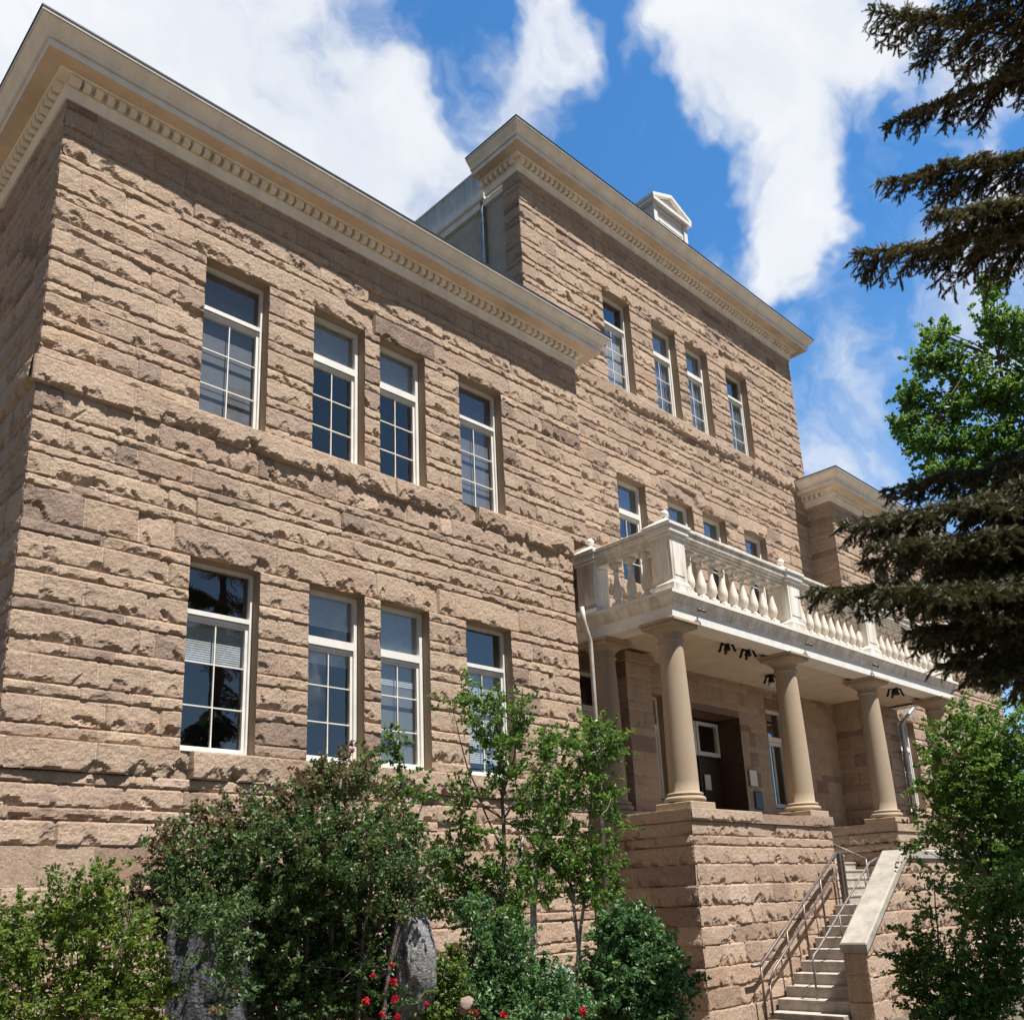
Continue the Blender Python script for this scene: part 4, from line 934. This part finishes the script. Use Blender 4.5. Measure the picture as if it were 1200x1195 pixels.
# notices by the door
def panel(name, label, cat, x0, x1, z0, z1, y, mat, fmat):
    t = thing(name, label, cat, ((x0+x1)/2, y, z0))
    w = (x1-x0)/2; m = MB(); m.box(-w, w, -.02, 0, 0, z1-z0, bev=.004); m.build('panel', fmat, t)
    m = MB(); m.quad((-w+.025, -.022, .025), (w-.025, -.022, .025), (w-.025, -.022, z1-z0-.025), (-w+.025, -.022, z1-z0-.025)); m.build('face', mat, t)
panel('notice_board', 'pale blank notice board on the porch wall right of the door', 'notice board', 17.62, 18.0, 2.58, 3.02, YC-.03, PAPER, GREYB)
panel('wall_sign', 'small dark blue sign on the porch wall below the pale board', 'sign', 17.78, 18.14, 2.02, 2.47, YC-.03, BLUE, IRON)
panel('paper_notice', 'white paper sheet stuck on the dark entrance door', 'notice', 16.62, 16.88, 2.52, 2.9, yd-.02, PAPER, PAPER)

# ------------------------------------------------------------------ vegetation
def unit(v): return v/np.maximum(1e-9, np.linalg.norm(v, axis=-1, keepdims=True))
def leaf_mesh(name, Pt, size, rg, up=.5, tone=None, ratio=.55, fold=.25):
    n = len(Pt); nrm = unit(rg.normal(0, 1, (n, 3))+np.array([0, 0, up])); a = unit(np.cross(nrm, rg.normal(0, 1, (n, 3)))); b = np.cross(nrm, a)
    s = size*(.6+.8*rg.random((n, 1)))
    v0 = Pt-a*s*.5; v2 = Pt+a*s*.5; v1 = Pt+b*s*ratio*.5+nrm*s*fold*.3; v3 = Pt-b*s*ratio*.5+nrm*s*fold*.3
    V = np.stack([v0, v1, v2, v3], 1).reshape(-1, 3); Fq = np.arange(4*n).reshape(-1, 4)
    # two triangles per leaf keep the fold
    F3 = np.concatenate([Fq[:, [0, 1, 2]], Fq[:, [0, 2, 3]]])
    t = tone if tone is not None else rg.random(n)
    return np_mesh(name, V, F3, np.concatenate([t, t]))
def plantpts(ells, rg, clump=.1, per=40, shell=.55):
    pts = []; tn = []; cl = []
    for e in ells:
        x, y, rx, ry, D, nl = e[:6]; bias = e[6] if len(e) > 6 else 0.0
        c = ph(x, y, D); sx = psize(rx, c); sz = psize(ry, c); sy = .5*(sx+sz) if len(e) < 8 else e[7]
        k = max(3, int(nl/per)); d = unit(rg.normal(0, 1, (k, 3))); r = (shell+(1-shell)*rg.random((k, 1)))*rg.random((k, 1))**.25
        q = d*r; C = c+q[:, :1]*CR*[1, 1, 0]*sx+q[:, 1:2]*FH*sy+q[:, 2:]*np.array([0, 0, 1.])*sz
        cl.append(C)
        # leaves strung along short arching twigs that grow outwards and up
        dirs = unit(d*[1, 1, .6]+np.array([0, 0, .55])+rg.normal(0, .35, (k, 3))); ll = clump*(2.2+2.4*rg.random((k, 1, 1)))
        tt = rg.random((k, per, 1)); line = dirs[:, None, :]*ll*(tt-.3)+np.array([0, 0, -1.])*ll*.35*(np.maximum(tt-.4, 0))**2
        off = line+rg.normal(0, 1, (k, per, 3))*clump*.30*(1.15-.75*tt); pts.append((C[:, None, :]+off).reshape(-1, 3))
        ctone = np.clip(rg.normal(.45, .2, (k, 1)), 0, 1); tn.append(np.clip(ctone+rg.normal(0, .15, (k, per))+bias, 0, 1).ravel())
    P = np.concatenate(pts); T = np.concatenate(tn); k = P[:, 2] > GZ+.02
    return P[k], T[k], np.concatenate(cl)
def plant(name, label, cat, base, ells, leafm, leaf, rg_seed, stems=(), clump=.1, per=40, stemmat=None, twigs=40, up=.5, crown='foliage', stemname='stem', group=None, twr=.006, ratio=.55):
    rg = np.random.default_rng(rg_seed)
    t = thing(name, label, cat, base, group); inv = Matrix.Translation(-Vector(t.location))
    P, T, C = plantpts(ells, rg, clump, per)
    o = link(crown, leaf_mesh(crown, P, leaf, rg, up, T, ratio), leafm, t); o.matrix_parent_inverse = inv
    ends = []
    for pts, r0, r1 in stems:
        m = MB(); pts = [np.array(p, float) for p in pts]; ends += pts[1:]
        # subdivide with a little wander
        pp = [pts[0]]
        for a, b in zip(pts[:-1], pts[1:]):
            for k in range(1, 5): pp.append(a+(b-a)*k/4+(rg.normal(0, .012, 3) if k < 4 else 0))
        m.tube(pp, list(np.linspace(r0, r1, len(pp))), 8); o = m.build(stemname, stemmat or BARK, t, smooth=True); o.matrix_parent_inverse = inv
    if twigs and ends:
        m = MB(); E_ = np.array(ends)
        for c in C[rg.permutation(len(C))[:twigs]]:
            a = E_[np.argmin(np.linalg.norm(E_-c, axis=1)+np.maximum(0, E_[:, 2]-c[2])*2)]
            mid = (a+c)/2+rg.normal(0, .05, 3); m.tube([a, mid, c], [twr*1.6, twr*1.2, twr*.6], 5)
        o = m.build('twigs', stemmat or BARK, t, smooth=True); o.matrix_parent_inverse = inv
    return t
def g0(x, y, D):  # ground point below a photo pixel column
    p = ph(x, y, D); p[2] = GZ; return p
def st(D, *px): return [ph(x, y, D) for x, y in px]

# bright deciduous tree beyond the far end of the building
D = 46
tb = g0(1240, 700, D)
plant('deciduous_tree', 'bright green leafy tree beyond the far end of the building behind the spruce', 'tree', tb,
      [(1160,345,16,26,D,900,.15),(1168,385,30,24,D,1500,.1),(1195,400,26,40,D,1800,.1),(1100,392,20,22,D,900,.15),(1088,425,26,20,D,1200,.1),(1118,430,20,24,D,1000),(1075,465,28,16,D,1100,.05),(1062,495,24,14,D,900,.1),(1085,520,38,18,D,1700),(1110,480,30,24,D,1500,-.05),(1150,455,32,34,D,2200),(1180,470,30,30,D,1900,.05),(1135,520,36,24,D,2000,-.1),(1110,552,42,16,D,1700,.05),(1175,530,40,36,D,2600,-.1),(1215,460,40,50,D,2600),(1230,540,60,60,D,4200),(1160,580,60,40,D,3000,-.1),(1250,640,90,70,D,4200)],
      LF_BRIGHT, .23, 101, [([tb, ph(1225, 640, D), ph(1190, 520, D), ph(1170, 420, D)], .35, .08), ([ph(1225, 640, D), ph(1140, 560, D), ph(1090, 500, D)], .2, .05)], clump=.34, per=30, twigs=110, crown='crown', stemname='trunk', twr=.03, ratio=.75)

# shrubs along the wing
def shrub_stems(D, x0, y0, tips, r=.02): return [([g0(x0+dx, y0, D), ph((x0+dx+x)/2, (y0+y)/2+20, D), ph(x, y, D)], r, r*.35) for dx, x, y in tips]
D = 7.6
plant('lime_shrub', 'bright yellow-green shrub at the left corner of the building', 'shrub', g0(90, 1195, D),
      [(105,1050,48,34,D,1500),(50,1105,58,50,D,2600),(135,1105,50,52,D,2300),(60,1175,85,48,D,4200),(150,1175,62,42,D,2600),(128,1028,16,14,D,260),(15,1085,28,36,D,900),(95,1075,60,30,D+.3,1300),(-40,1150,60,60,D,2200),(180,1150,25,30,D,700)],
      LF_LIME, .042, 102, shrub_stems(D, 80, 1195, [(-30, 30, 1090), (0, 85, 1060), (10, 120, 1035), (25, 150, 1080)], .018), clump=.085, per=34, twigs=50)
D = 8.6
plant('dark_shrub', 'big dark green shrub with russet top shoots below the lower left windows', 'shrub', g0(340, 1195, D),
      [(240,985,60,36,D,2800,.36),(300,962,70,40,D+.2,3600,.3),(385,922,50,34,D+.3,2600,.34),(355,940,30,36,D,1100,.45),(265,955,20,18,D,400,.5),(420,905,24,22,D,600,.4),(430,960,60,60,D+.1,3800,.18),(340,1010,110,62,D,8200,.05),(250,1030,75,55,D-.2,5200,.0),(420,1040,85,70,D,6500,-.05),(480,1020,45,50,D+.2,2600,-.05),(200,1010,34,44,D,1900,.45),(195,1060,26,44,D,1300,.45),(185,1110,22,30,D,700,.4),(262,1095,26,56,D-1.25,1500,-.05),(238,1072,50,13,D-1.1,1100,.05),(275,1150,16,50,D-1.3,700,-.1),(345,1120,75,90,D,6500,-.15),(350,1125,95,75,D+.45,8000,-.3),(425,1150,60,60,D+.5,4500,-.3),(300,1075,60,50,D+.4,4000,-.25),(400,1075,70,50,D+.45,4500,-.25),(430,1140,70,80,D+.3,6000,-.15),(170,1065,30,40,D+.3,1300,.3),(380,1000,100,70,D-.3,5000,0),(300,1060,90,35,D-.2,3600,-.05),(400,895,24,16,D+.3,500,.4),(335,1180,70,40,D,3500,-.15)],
      LF_DARK, .044, 103, shrub_stems(D, 360, 1195, [(-60, 250, 1000), (-30, 300, 970), (0, 360, 950), (20, 400, 910), (50, 440, 980), (70, 480, 1040)], .03), clump=.085, per=42, twigs=110)
D = 9.6
plant('sprig_shrub', 'thin upright green shoots between the dark shrub and the lower wing windows', 'shrub', g0(470, 1195, D),
      [(460,872,16,22,D,420),(435,890,12,24,D,260),(470,905,14,16,D,200),(490,925,22,10,D,200),(455,925,14,26,D,260),(500,930,20,8,D,140),(478,960,14,26,D,200)],
      LF_MID, .05, 104, [(st(D, (505, 1180), (488, 1020), (470, 930), (462, 860)), .018, .006), (st(D, (488, 1020), (450, 930), (434, 880)), .01, .004), (st(D, (480, 980), (500, 930), (512, 925)), .008, .003)], clump=.06, per=22, twigs=24, twr=.004)
D = 10.8
plant('aspen_sapling', 'slim young tree with upright green crown in front of the fourth wing windows', 'tree', g0(590, 1195, D),
      [(575,838,36,34,D,1509),(535,822,24,10,D,301),(612,832,9,26,D,283),(590,868,44,26,D,1509),(548,800,10,14,D,141),(640,880,26,18,D,549),(665,872,20,14,D,292),(560,925,40,16,D,674),(545,960,20,40,D,621),(625,955,24,52,D,1243),(600,905,26,16,D,532),(560,975,20,22,D,372),(600,1020,38,44,D,1687),(545,1015,42,44,D+.2,1776),(520,1050,40,46,D+.2,1776),(580,1070,40,40,D,1509)],
      LF_MID, .052, 105, [(st(D, (592, 1250), (590, 1060), (590, 960), (588, 880), (578, 820)), .035, .008), (st(D, (590, 1000), (548, 900), (530, 830)), .012, .004), (st(D, (590, 930), (612, 850), (613, 800)), .012, .004), (st(D, (590, 960), (640, 890), (668, 870)), .012, .004)], clump=.085, per=32, twigs=60, crown='crown', stemname='trunk', twr=.005)
D = 12.2
plant('birch_sapling', 'pale-trunked young tree with yellow-green leaves beside the podium corner', 'tree', g0(650, 1195, D),
      [(700,880,34,34,D,1332,.1),(690,925,38,34,D,1598,.1),(720,870,18,26,D,444,.2),(655,925,34,44,D,1509),(650,985,46,44,D,2486),(690,1010,42,42,D,1953,.1),(640,1035,44,34,D,1598),(720,960,22,26,D,532,.1),(700,1045,34,26,D,1065,.1),(665,865,22,18,D,372,.1),(690,850,14,14,D,177,.2)],
      LF_MID, .056, 106, [(st(D, (628, 1230), (625, 1060), (640, 960), (652, 880)), .055, .012), (st(D, (666, 1230), (680, 1090), (690, 980), (700, 880)), .03, .008), (st(D, (690, 1200), (672, 1060), (660, 950)), .03, .01), (st(D, (607, 1220), (606, 1060), (612, 980)), .05, .02)], clump=.095, per=34, stemmat=PALEBARK, twigs=60, crown='crown', stemname='trunk', twr=.006)
D = 11.6
plant('round_bush', 'dense rounded glossy green bush against the podium side', 'bush', g0(740, 1195, D),
      [(742,1125,60,62,D,9000),(715,1160,45,50,D-.2,4500),(775,1150,38,50,D,3800),(745,1180,66,40,D-.2,6000),(735,1085,40,26,D,2600)],
      LF_ROUND, .058, 107, shrub_stems(D, 742, 1195, [(-10, 720, 1120), (0, 745, 1100), (10, 770, 1130)], .02), clump=.09, per=40, twigs=20)
D = 9.4
def rose(name, label, ells, flowers, seed, D, x):
    t = plant(name, label, 'bush', g0(x, 1195, D), ells, LF_ROUND, .046, seed, shrub_stems(D, x, 1195, [(-8, x-12, 1150), (8, x+10, 1150)], .008), clump=.075, per=36, twigs=20, group='low rose bushes in front of the building')
    rg = np.random.default_rng(seed+1); inv = Matrix.Translation(-Vector(t.location))
    for (fx, fy, s, mt) in flowers:
        c = ph(fx, fy, D-.62); n = 46; s = s*.78; d = unit(rg.normal(0, 1, (n, 3))); P = c+d*s*rg.random((n, 1))**.5
        o = link('flower', leaf_mesh('flower', P, s*1.15, rg, 0, None, .95, .6), mt, t); o.matrix_parent_inverse = inv
rose('rose_bush', 'rose bush with red blooms in front of the carved boulder', [(430,1165,42,46,D,2600),(462,1165,40,34,D-.25,1500),(505,1160,24,44,D-.1,1100),(478,1185,50,26,D-.3,1800),(470,1185,50,30,D-.2,2200),(440,1195,60,40,D-.2,2600)], [(437,1143,.026,RED),(461,1151,.036,RED),(459,1130,.022,RED),(429,1172,.036,RED),(463,1170,.032,RED),(447,1188,.026,RED),(466,1191,.028,RED),(500,1176,.022,RED)], 110, D-.8, 440)
rose('rose_bush', 'rose bush with one cream and several red blooms left of the pale boulder', [(590,1120,46,50,D,4200),(560,1160,50,44,D,4000),(630,1160,52,40,D,3800),(600,1190,80,36,D-.3,4500),(660,1185,40,30,D-.2,1800),(560,1080,30,30,D+.2,1400)], [(555,1187,.042,RED),(591,1189,.036,RED),(630,1174,.034,CREAMP),(683,1185,.042,RED),(665,1194,.034,RED)], 112, D, 600)
plant('lime_perennial', 'small bright green leafy plant between the two rose bushes', 'plant', g0(520, 1195, D-.2),
      [(520,1150,24,28,D-.4,1500),(515,1180,30,26,D-.4,1700),(535,1130,14,14,D-.4,400)], LF_LIME, .042, 114, shrub_stems(D-.4, 520, 1195, [(0, 520, 1140)], .01), clump=.06, per=34, twigs=10)
# sapling and greenery at the lower right
D = 13.2
plant('leaning_sapling', 'green leafy sapling with a pale leaning trunk right of the stair coping', 'tree', g0(1125, 1195, D),
      [(1130,880,56,52,D,4200,.15),(1180,860,46,48,D,3000,.15),(1150,930,62,48,D,4200),(1100,960,36,28,D,1300,.1),(1165,985,56,46,D,3600),(1080,985,30,16,D,500,.1),(1200,930,50,70,D,3600),(1120,835,20,20,D,500,.2),(1100,920,26,30,D,900,.1),(1190,1030,46,50,D,2600,-.1),(1195,820,24,16,D,400,.2),(1150,905,60,50,D+.3,2600),(1180,960,50,60,D+.3,2600,-.1),(1140,1010,40,30,D+.2,1200,-.1)],
      LF_MID, .062, 120, [(st(D, (1118, 1240), (1122, 1150), (1132, 1080), (1152, 1030), (1165, 960), (1160, 880)), .055, .015), (st(D, (1152, 1030), (1120, 960), (1095, 930)), .02, .006)], clump=.11, per=36, stemmat=PALEBARK, twigs=60, crown='crown', stemname='trunk')
D = 12.0
plant('low_shrub', 'loose green shrub at the foot of the cheek wall in the lower right corner', 'shrub', g0(1110, 1195, D),
      [(1090,1150,44,44,D,2600),(1150,1165,56,40,D,3200),(1110,1115,46,24,D,1300),(1068,1095,22,16,D,360),(1195,1140,50,56,D,3200),(1120,1185,70,30,D-.2,3200),(1170,1100,36,36,D,1800),(1150,1060,46,36,D+.3,2600),(1185,1050,40,44,D+.2,2600),(1085,1070,22,10,D,260),(1095,1030,14,26,D,260),(1060,1120,16,16,D,260),(1120,1040,12,20,D,160)],
      LF_MID, .058, 122, shrub_stems(D, 1110, 1200, [(-10, 1075, 1090), (0, 1095, 1040), (10, 1120, 1110), (30, 1160, 1120)], .02), clump=.095, per=34, twigs=50)

# spruce: trunk right of the frame, long drooping boughs reaching in
def spruce():
    rg = np.random.default_rng(77)
    tx = ph(1540, 700, 9.0); tx[2] = GZ; H_ = 17.0
    t = thing('spruce_tree', 'dark blue-green spruce with long drooping boughs at the right', 'tree', tx); inv = Matrix.Translation(-Vector(t.location))
    m = MB(); m.tube([tx+[0, 0, z] for z in np.linspace(0, H_, 14)], list(np.linspace(.32, .03, 14)), 12); o = m.build('trunk', SPBARK, t, smooth=True); o.matrix_parent_inverse = inv
    pos = []; dr = []; ln = []; tn = []; bm = MB()
    def shoots_along(p, q, step, L_, ctone):
        d = q-p; l = np.linalg.norm(d); n = max(2, int(l/step)); d = d/max(l, 1e-6)
        for k in range(n):
            pp = p+(q-p)*(k+rg.random())/n
            dd = d*.85+rg.normal(0, .42, 3)+np.array([0, 0, -.05]); dd /= np.linalg.norm(dd)
            pos.append(pp); dr.append(dd); ln.append(L_*(.7+.6*rg.random())); tn.append(np.clip(ctone+rg.normal(0, .16), 0, 1))
    def bough(base, tip, dens=1.0, sag=.10, w=.62, hang=.5, ctone=.4):
        base = np.array(base); tip = np.array(tip); ax = tip-base; ll = np.linalg.norm(ax)
        n = 22; pts = []
        for k in range(n+1):
            s = k/n; p = base+ax*s; p = p+np.array([0, 0, -sag*ll*math.sin(math.pi*s)])+rg.normal(0, .012, 3); pts.append(p)
        bm.tube(pts, list(np.linspace(.035, .006, n+1)), 6)
        hd = np.array([ax[0], ax[1], 0])/np.linalg.norm(ax[:2]); sd = np.array([-hd[1], hd[0], 0])
        s = .12
        while s < 1.0:
            i = min(n-1, int(s*n)); f = s*n-i; p = pts[i]+(pts[i+1]-pts[i])*f; tg = pts[i+1]-pts[i]; tg /= np.linalg.norm(tg)
            for side in (-1, 1, 0):
                if side == 0 and rg.random() < .35: continue
                lt = (w*(1-s)**.6*.95+.10)*(.55+.7*rg.random())*(1 if side else .55)
                lt = min(lt, .62)
                dd = tg*(.55+.3*rg.random())+sd*side*(.75+.25*rg.random())+np.array([0, 0, -hang*(.4+.8*rg.random())-(.5 if side == 0 else 0)])+rg.normal(0, .12, 3)
                dd /= np.linalg.norm(dd)
                k = 3; q0 = p
                for j in range(k):
                    d2 = dd+np.array([0, 0, -.16*j]); d2 /= np.linalg.norm(d2); q1 = q0+d2*lt/k
                    shoots_along(q0, q1, .020/dens, .075, ctone+.12*(j == k-1)); 
                    if lt > .22 and j < 3:   # tertiary
                        for ss in (-1, 1):
                            d3 = d2*.6+np.cross(d2, [0, 0, 1.])*ss*.8+np.array([0, 0, -.25]); d3 /= np.linalg.norm(d3)
                            shoots_along(q1, q1+d3*lt*.34, .024/dens, .07, ctone+.1)
                    q0 = q1
                bm.tube([p, q0], [.008, .003], 4, cap=False)
            s += .036/dens/max(.8, ll/2.8)
        shoots_along(pts[n-5], pts[n], .02/dens, .085, ctone+.15)
    def trunk_at(py_):   # trunk point at photo height py_
        z = ph(1355, py_, 9.3)[2]; return tx*[1, 1, 0]+[0, 0, z]
    vis = [  # tip px, tip py, horizontal distance, trunk py, sag, w, hang
        (1018,12,9.4,60,.07,.6,.45),(1110,-30,8.6,-10,.07,.6,.5),(1035,146,9.6,20,.05,.42,.5),(1026,214,9.2,165,.03,.5,.35),(1000,297,8.9,225,.05,.62,.45),
        (1090,250,8.4,190,.05,.55,.6),
        (985,615,9.0,500,.03,.6,.45),(948,690,8.8,610,.04,.62,.45),(1040,575,9.8,470,.02,.6,.4),(1010,660,9.8,560,.03,.6,.5),(1075,735,8.8,640,.05,.6,.6),(1030,690,8.3,590,.06,.6,.6),(1110,765,9.4,690,.05,.55,.7),
        (1110,640,9.2,560,.05,.7,.7),(1120,590,8.6,520,.06,.7,.7),(1090,700,9.6,620,.05,.7,.7),(1140,720,8.4,650,.06,.6,.7),(1160,540,9.8,430,.04,.6,.5),(1060,740,9.2,650,.05,.6,.7),(1100,778,8.8,700,.05,.6,.7),(1140,790,9.6,720,.04,.6,.7),(1150,660,9.9,580,.05,.7,.8),(1080,660,9.4,575,.04,.7,.7),(1020,640,8.5,545,.04,.6,.6)]
    for (x, y, D, py_, sg, w, hg) in vis: bough(trunk_at(py_), ph(x, y, D), 1.25 if y < 400 else 1.1, sg, w*1.1, hg, .48 if y < 400 else .22)
    # boughs on the other sides, coarser (seen only in the window panes)
    for k in range(70):
        z = .6+k*.22; a = k*2.4
        d = np.array([math.cos(a), math.sin(a), 0]); 
        if np.dot(d, unit(np.array([CP[0]-tx[0], CP[1]-tx[1], 0])[None])[0]) > .2 or np.dot(d, np.array([-.69, .72, 0])) > .66: continue
        R_ = max(.4, (H_-z)/H_*3.6); bough(tx*[1, 1, 0]+[0, 0, z], tx*[1, 1, 0]+d*R_+[0, 0, z-.25*R_], .55, .05, .6, .45)
    o = bm.build('branches', SPBARK, t, smooth=True); o.matrix_parent_inverse = inv
    P = np.array(pos); Dv = np.array(dr); Ln = np.array(ln); Tn = np.array(tn); ns = len(P); K = 34
    u = (np.arange(K)+.5)/K; phi = np.arange(K)*2.399
    ref = np.where(np.abs(Dv[:, 2:3]) < .9, np.array([[0, 0, 1.]]), np.array([[1., 0, 0]])); e1 = unit(np.cross(Dv, ref)); e2 = np.cross(Dv, e1)
    base = P[:, None, :]+Dv[:, None, :]*(Ln[:, None]*u[None])[..., None]
    rad = e1[:, None, :]*np.cos(phi)[None, :, None]+e2[:, None, :]*np.sin(phi)[None, :, None]
    nd = unit(Dv[:, None, :]*.50+rad*.85); nl = (.030*(1.08-.40*u))[None, :, None]
    tip = base+nd*nl; wv = np.cross(nd, rad); wv = unit(wv)*.0045
    V = np.stack([base-wv, base+wv, tip], 2).reshape(-1, 3); F3 = np.arange(len(V)).reshape(-1, 3)
    tt = np.clip(np.repeat(Tn, K)+rg.normal(0, .08, ns*K), 0, 1)
    o = link('needles', np_mesh('needles', V, F3, tt), NEEDLE, t); o.matrix_parent_inverse = inv
    print('spruce shoots', ns)
spruce()

# ------------------------------------------------------------------ stones in the bed
def boulder(name, label, cat, c, r, mat, seed, n=26, rough=.12, pins=()):
    rg = np.random.default_rng(seed); V = []; F = []
    for i in range(n+1):
        th = math.pi*i/n
        for j in range(2*n):
            p = math.pi*j/n; V.append((math.sin(th)*math.cos(p), math.sin(th)*math.sin(p), math.cos(th)))
    V = np.array(V)
    sc = 1+rough*fbm(V[:, 0]*2+V[:, 2]*1.3+seed, V[:, 1]*2-V[:, 2]*1.7, seed, 4)
    for (d, w, a) in pins:
        d = np.array(d, float); d /= np.linalg.norm(d); sc = sc+a*np.exp(-((1-V@d)/w)**2)
    V = np.sign(V)*np.abs(V)**.85*sc[:, None]*np.array(r)
    for i in range(n):
        for j in range(2*n): F.append((i*2*n+j, i*2*n+(j+1) % (2*n), (i+1)*2*n+(j+1) % (2*n), (i+1)*2*n+j))
    o = link(name, np_mesh(name, V, np.array(F), None, True), mat); o.location = [float(q) for q in c]; tonefill(o.data)
    return tag(o, label, cat)
c = ph(481, 1130, 8.9)
cd = -unit(np.array([[c[0]-CP[0], c[1]-CP[1], 0]]))[0]; rt_ = np.array([-cd[1], cd[0], 0])
def fd(a, b): return cd+rt_*a+np.array([0, 0, b])
boulder('carved_boulder', 'upright grey boulder with weathered hollows like a carved head among the shrubs', 'boulder', c, (.225, .22, .48), GRAN, 5, 44, .16,
        [(fd(.05, .75), .014, -.22), (fd(-.42, .30), .010, -.30), (fd(.28, .42), .006, -.26), (fd(-.05, .05), .008, .14), (fd(-.25, -.12), .010, -.26), (fd(.15, -.45), .02, -.16), (fd(-.2, -1.2), .08, -.2)])
c = ph(656, 1150, 9.6); boulder('pale_boulder', 'small smooth pale grey boulder beside the round bush', 'boulder', c, (.15, .13, .14), PALE, 9, 22, .12)
# broken leaning slab of dark granite under the shrub
def slab():
    p0 = ph(240, 1140, 8.1); rg = np.random.default_rng(3)
    w = psize(46, p0); zt = ph(240, 1068, 8.1)[2]; h = zt-GZ
    r = unit(np.array([[CR[0], CR[1], 0]]))[0]; f = FH
    nu, nz = 26, 60; V = []; F = []
    for s in (0, 1):
        for i in range(nz+1):
            for j in range(nu+1):
                u = (j/nu-.5)*2; z = i/nz
                edge = w*(1+.10*fbm(np.array([z*5.0]), np.array([float(u > 0)*7]), 6, 3)[0])
                top = h*(1-.02*(u+.2)**2)+.05*fbm(np.array([u*3.0]), np.array([1.0]), 8, 3)[0]
                d = (.0 if s == 0 else .22)+(.045*fbm(np.array([u*4+9]), np.array([z*7]), 12+s, 4)[0])
                p = p0*[1, 1, 0]+r*u*edge+f*d+np.array([0, 0, GZ+z*top]); V.append(p)
    k = nu+1; m_ = (nz+1)*k
    for s in (0, 1):
        for i in range(nz):
            for j in range(nu): F.append((s*m_+i*k+j, s*m_+i*k+j+1, s*m_+(i+1)*k+j+1, s*m_+(i+1)*k+j))
    for i in range(nz): F.append((i*k, (i+1)*k, m_+(i+1)*k, m_+i*k)); F.append((i*k+nu, m_+i*k+nu, m_+(i+1)*k+nu, (i+1)*k+nu))
    for j in range(nu): F.append((nz*k+j, nz*k+j+1, m_+nz*k+j+1, m_+nz*k+j))
    o = link('granite_slab', np_mesh('granite_slab', np.array(V), np.array(F), None, False), GRAND); tonefill(o.data)
    tag(o, 'tall dark grey granite slab with rough edges standing under the dark shrub', 'stone slab')
slab()
c = ph(546, 1178, 8.9); boulder('broken_rock', 'small pale pinkish rock with a broken edge beside the small bright green plant', 'rock', c, (.08, .06, .07), ROCKP, 21, 14, .3)
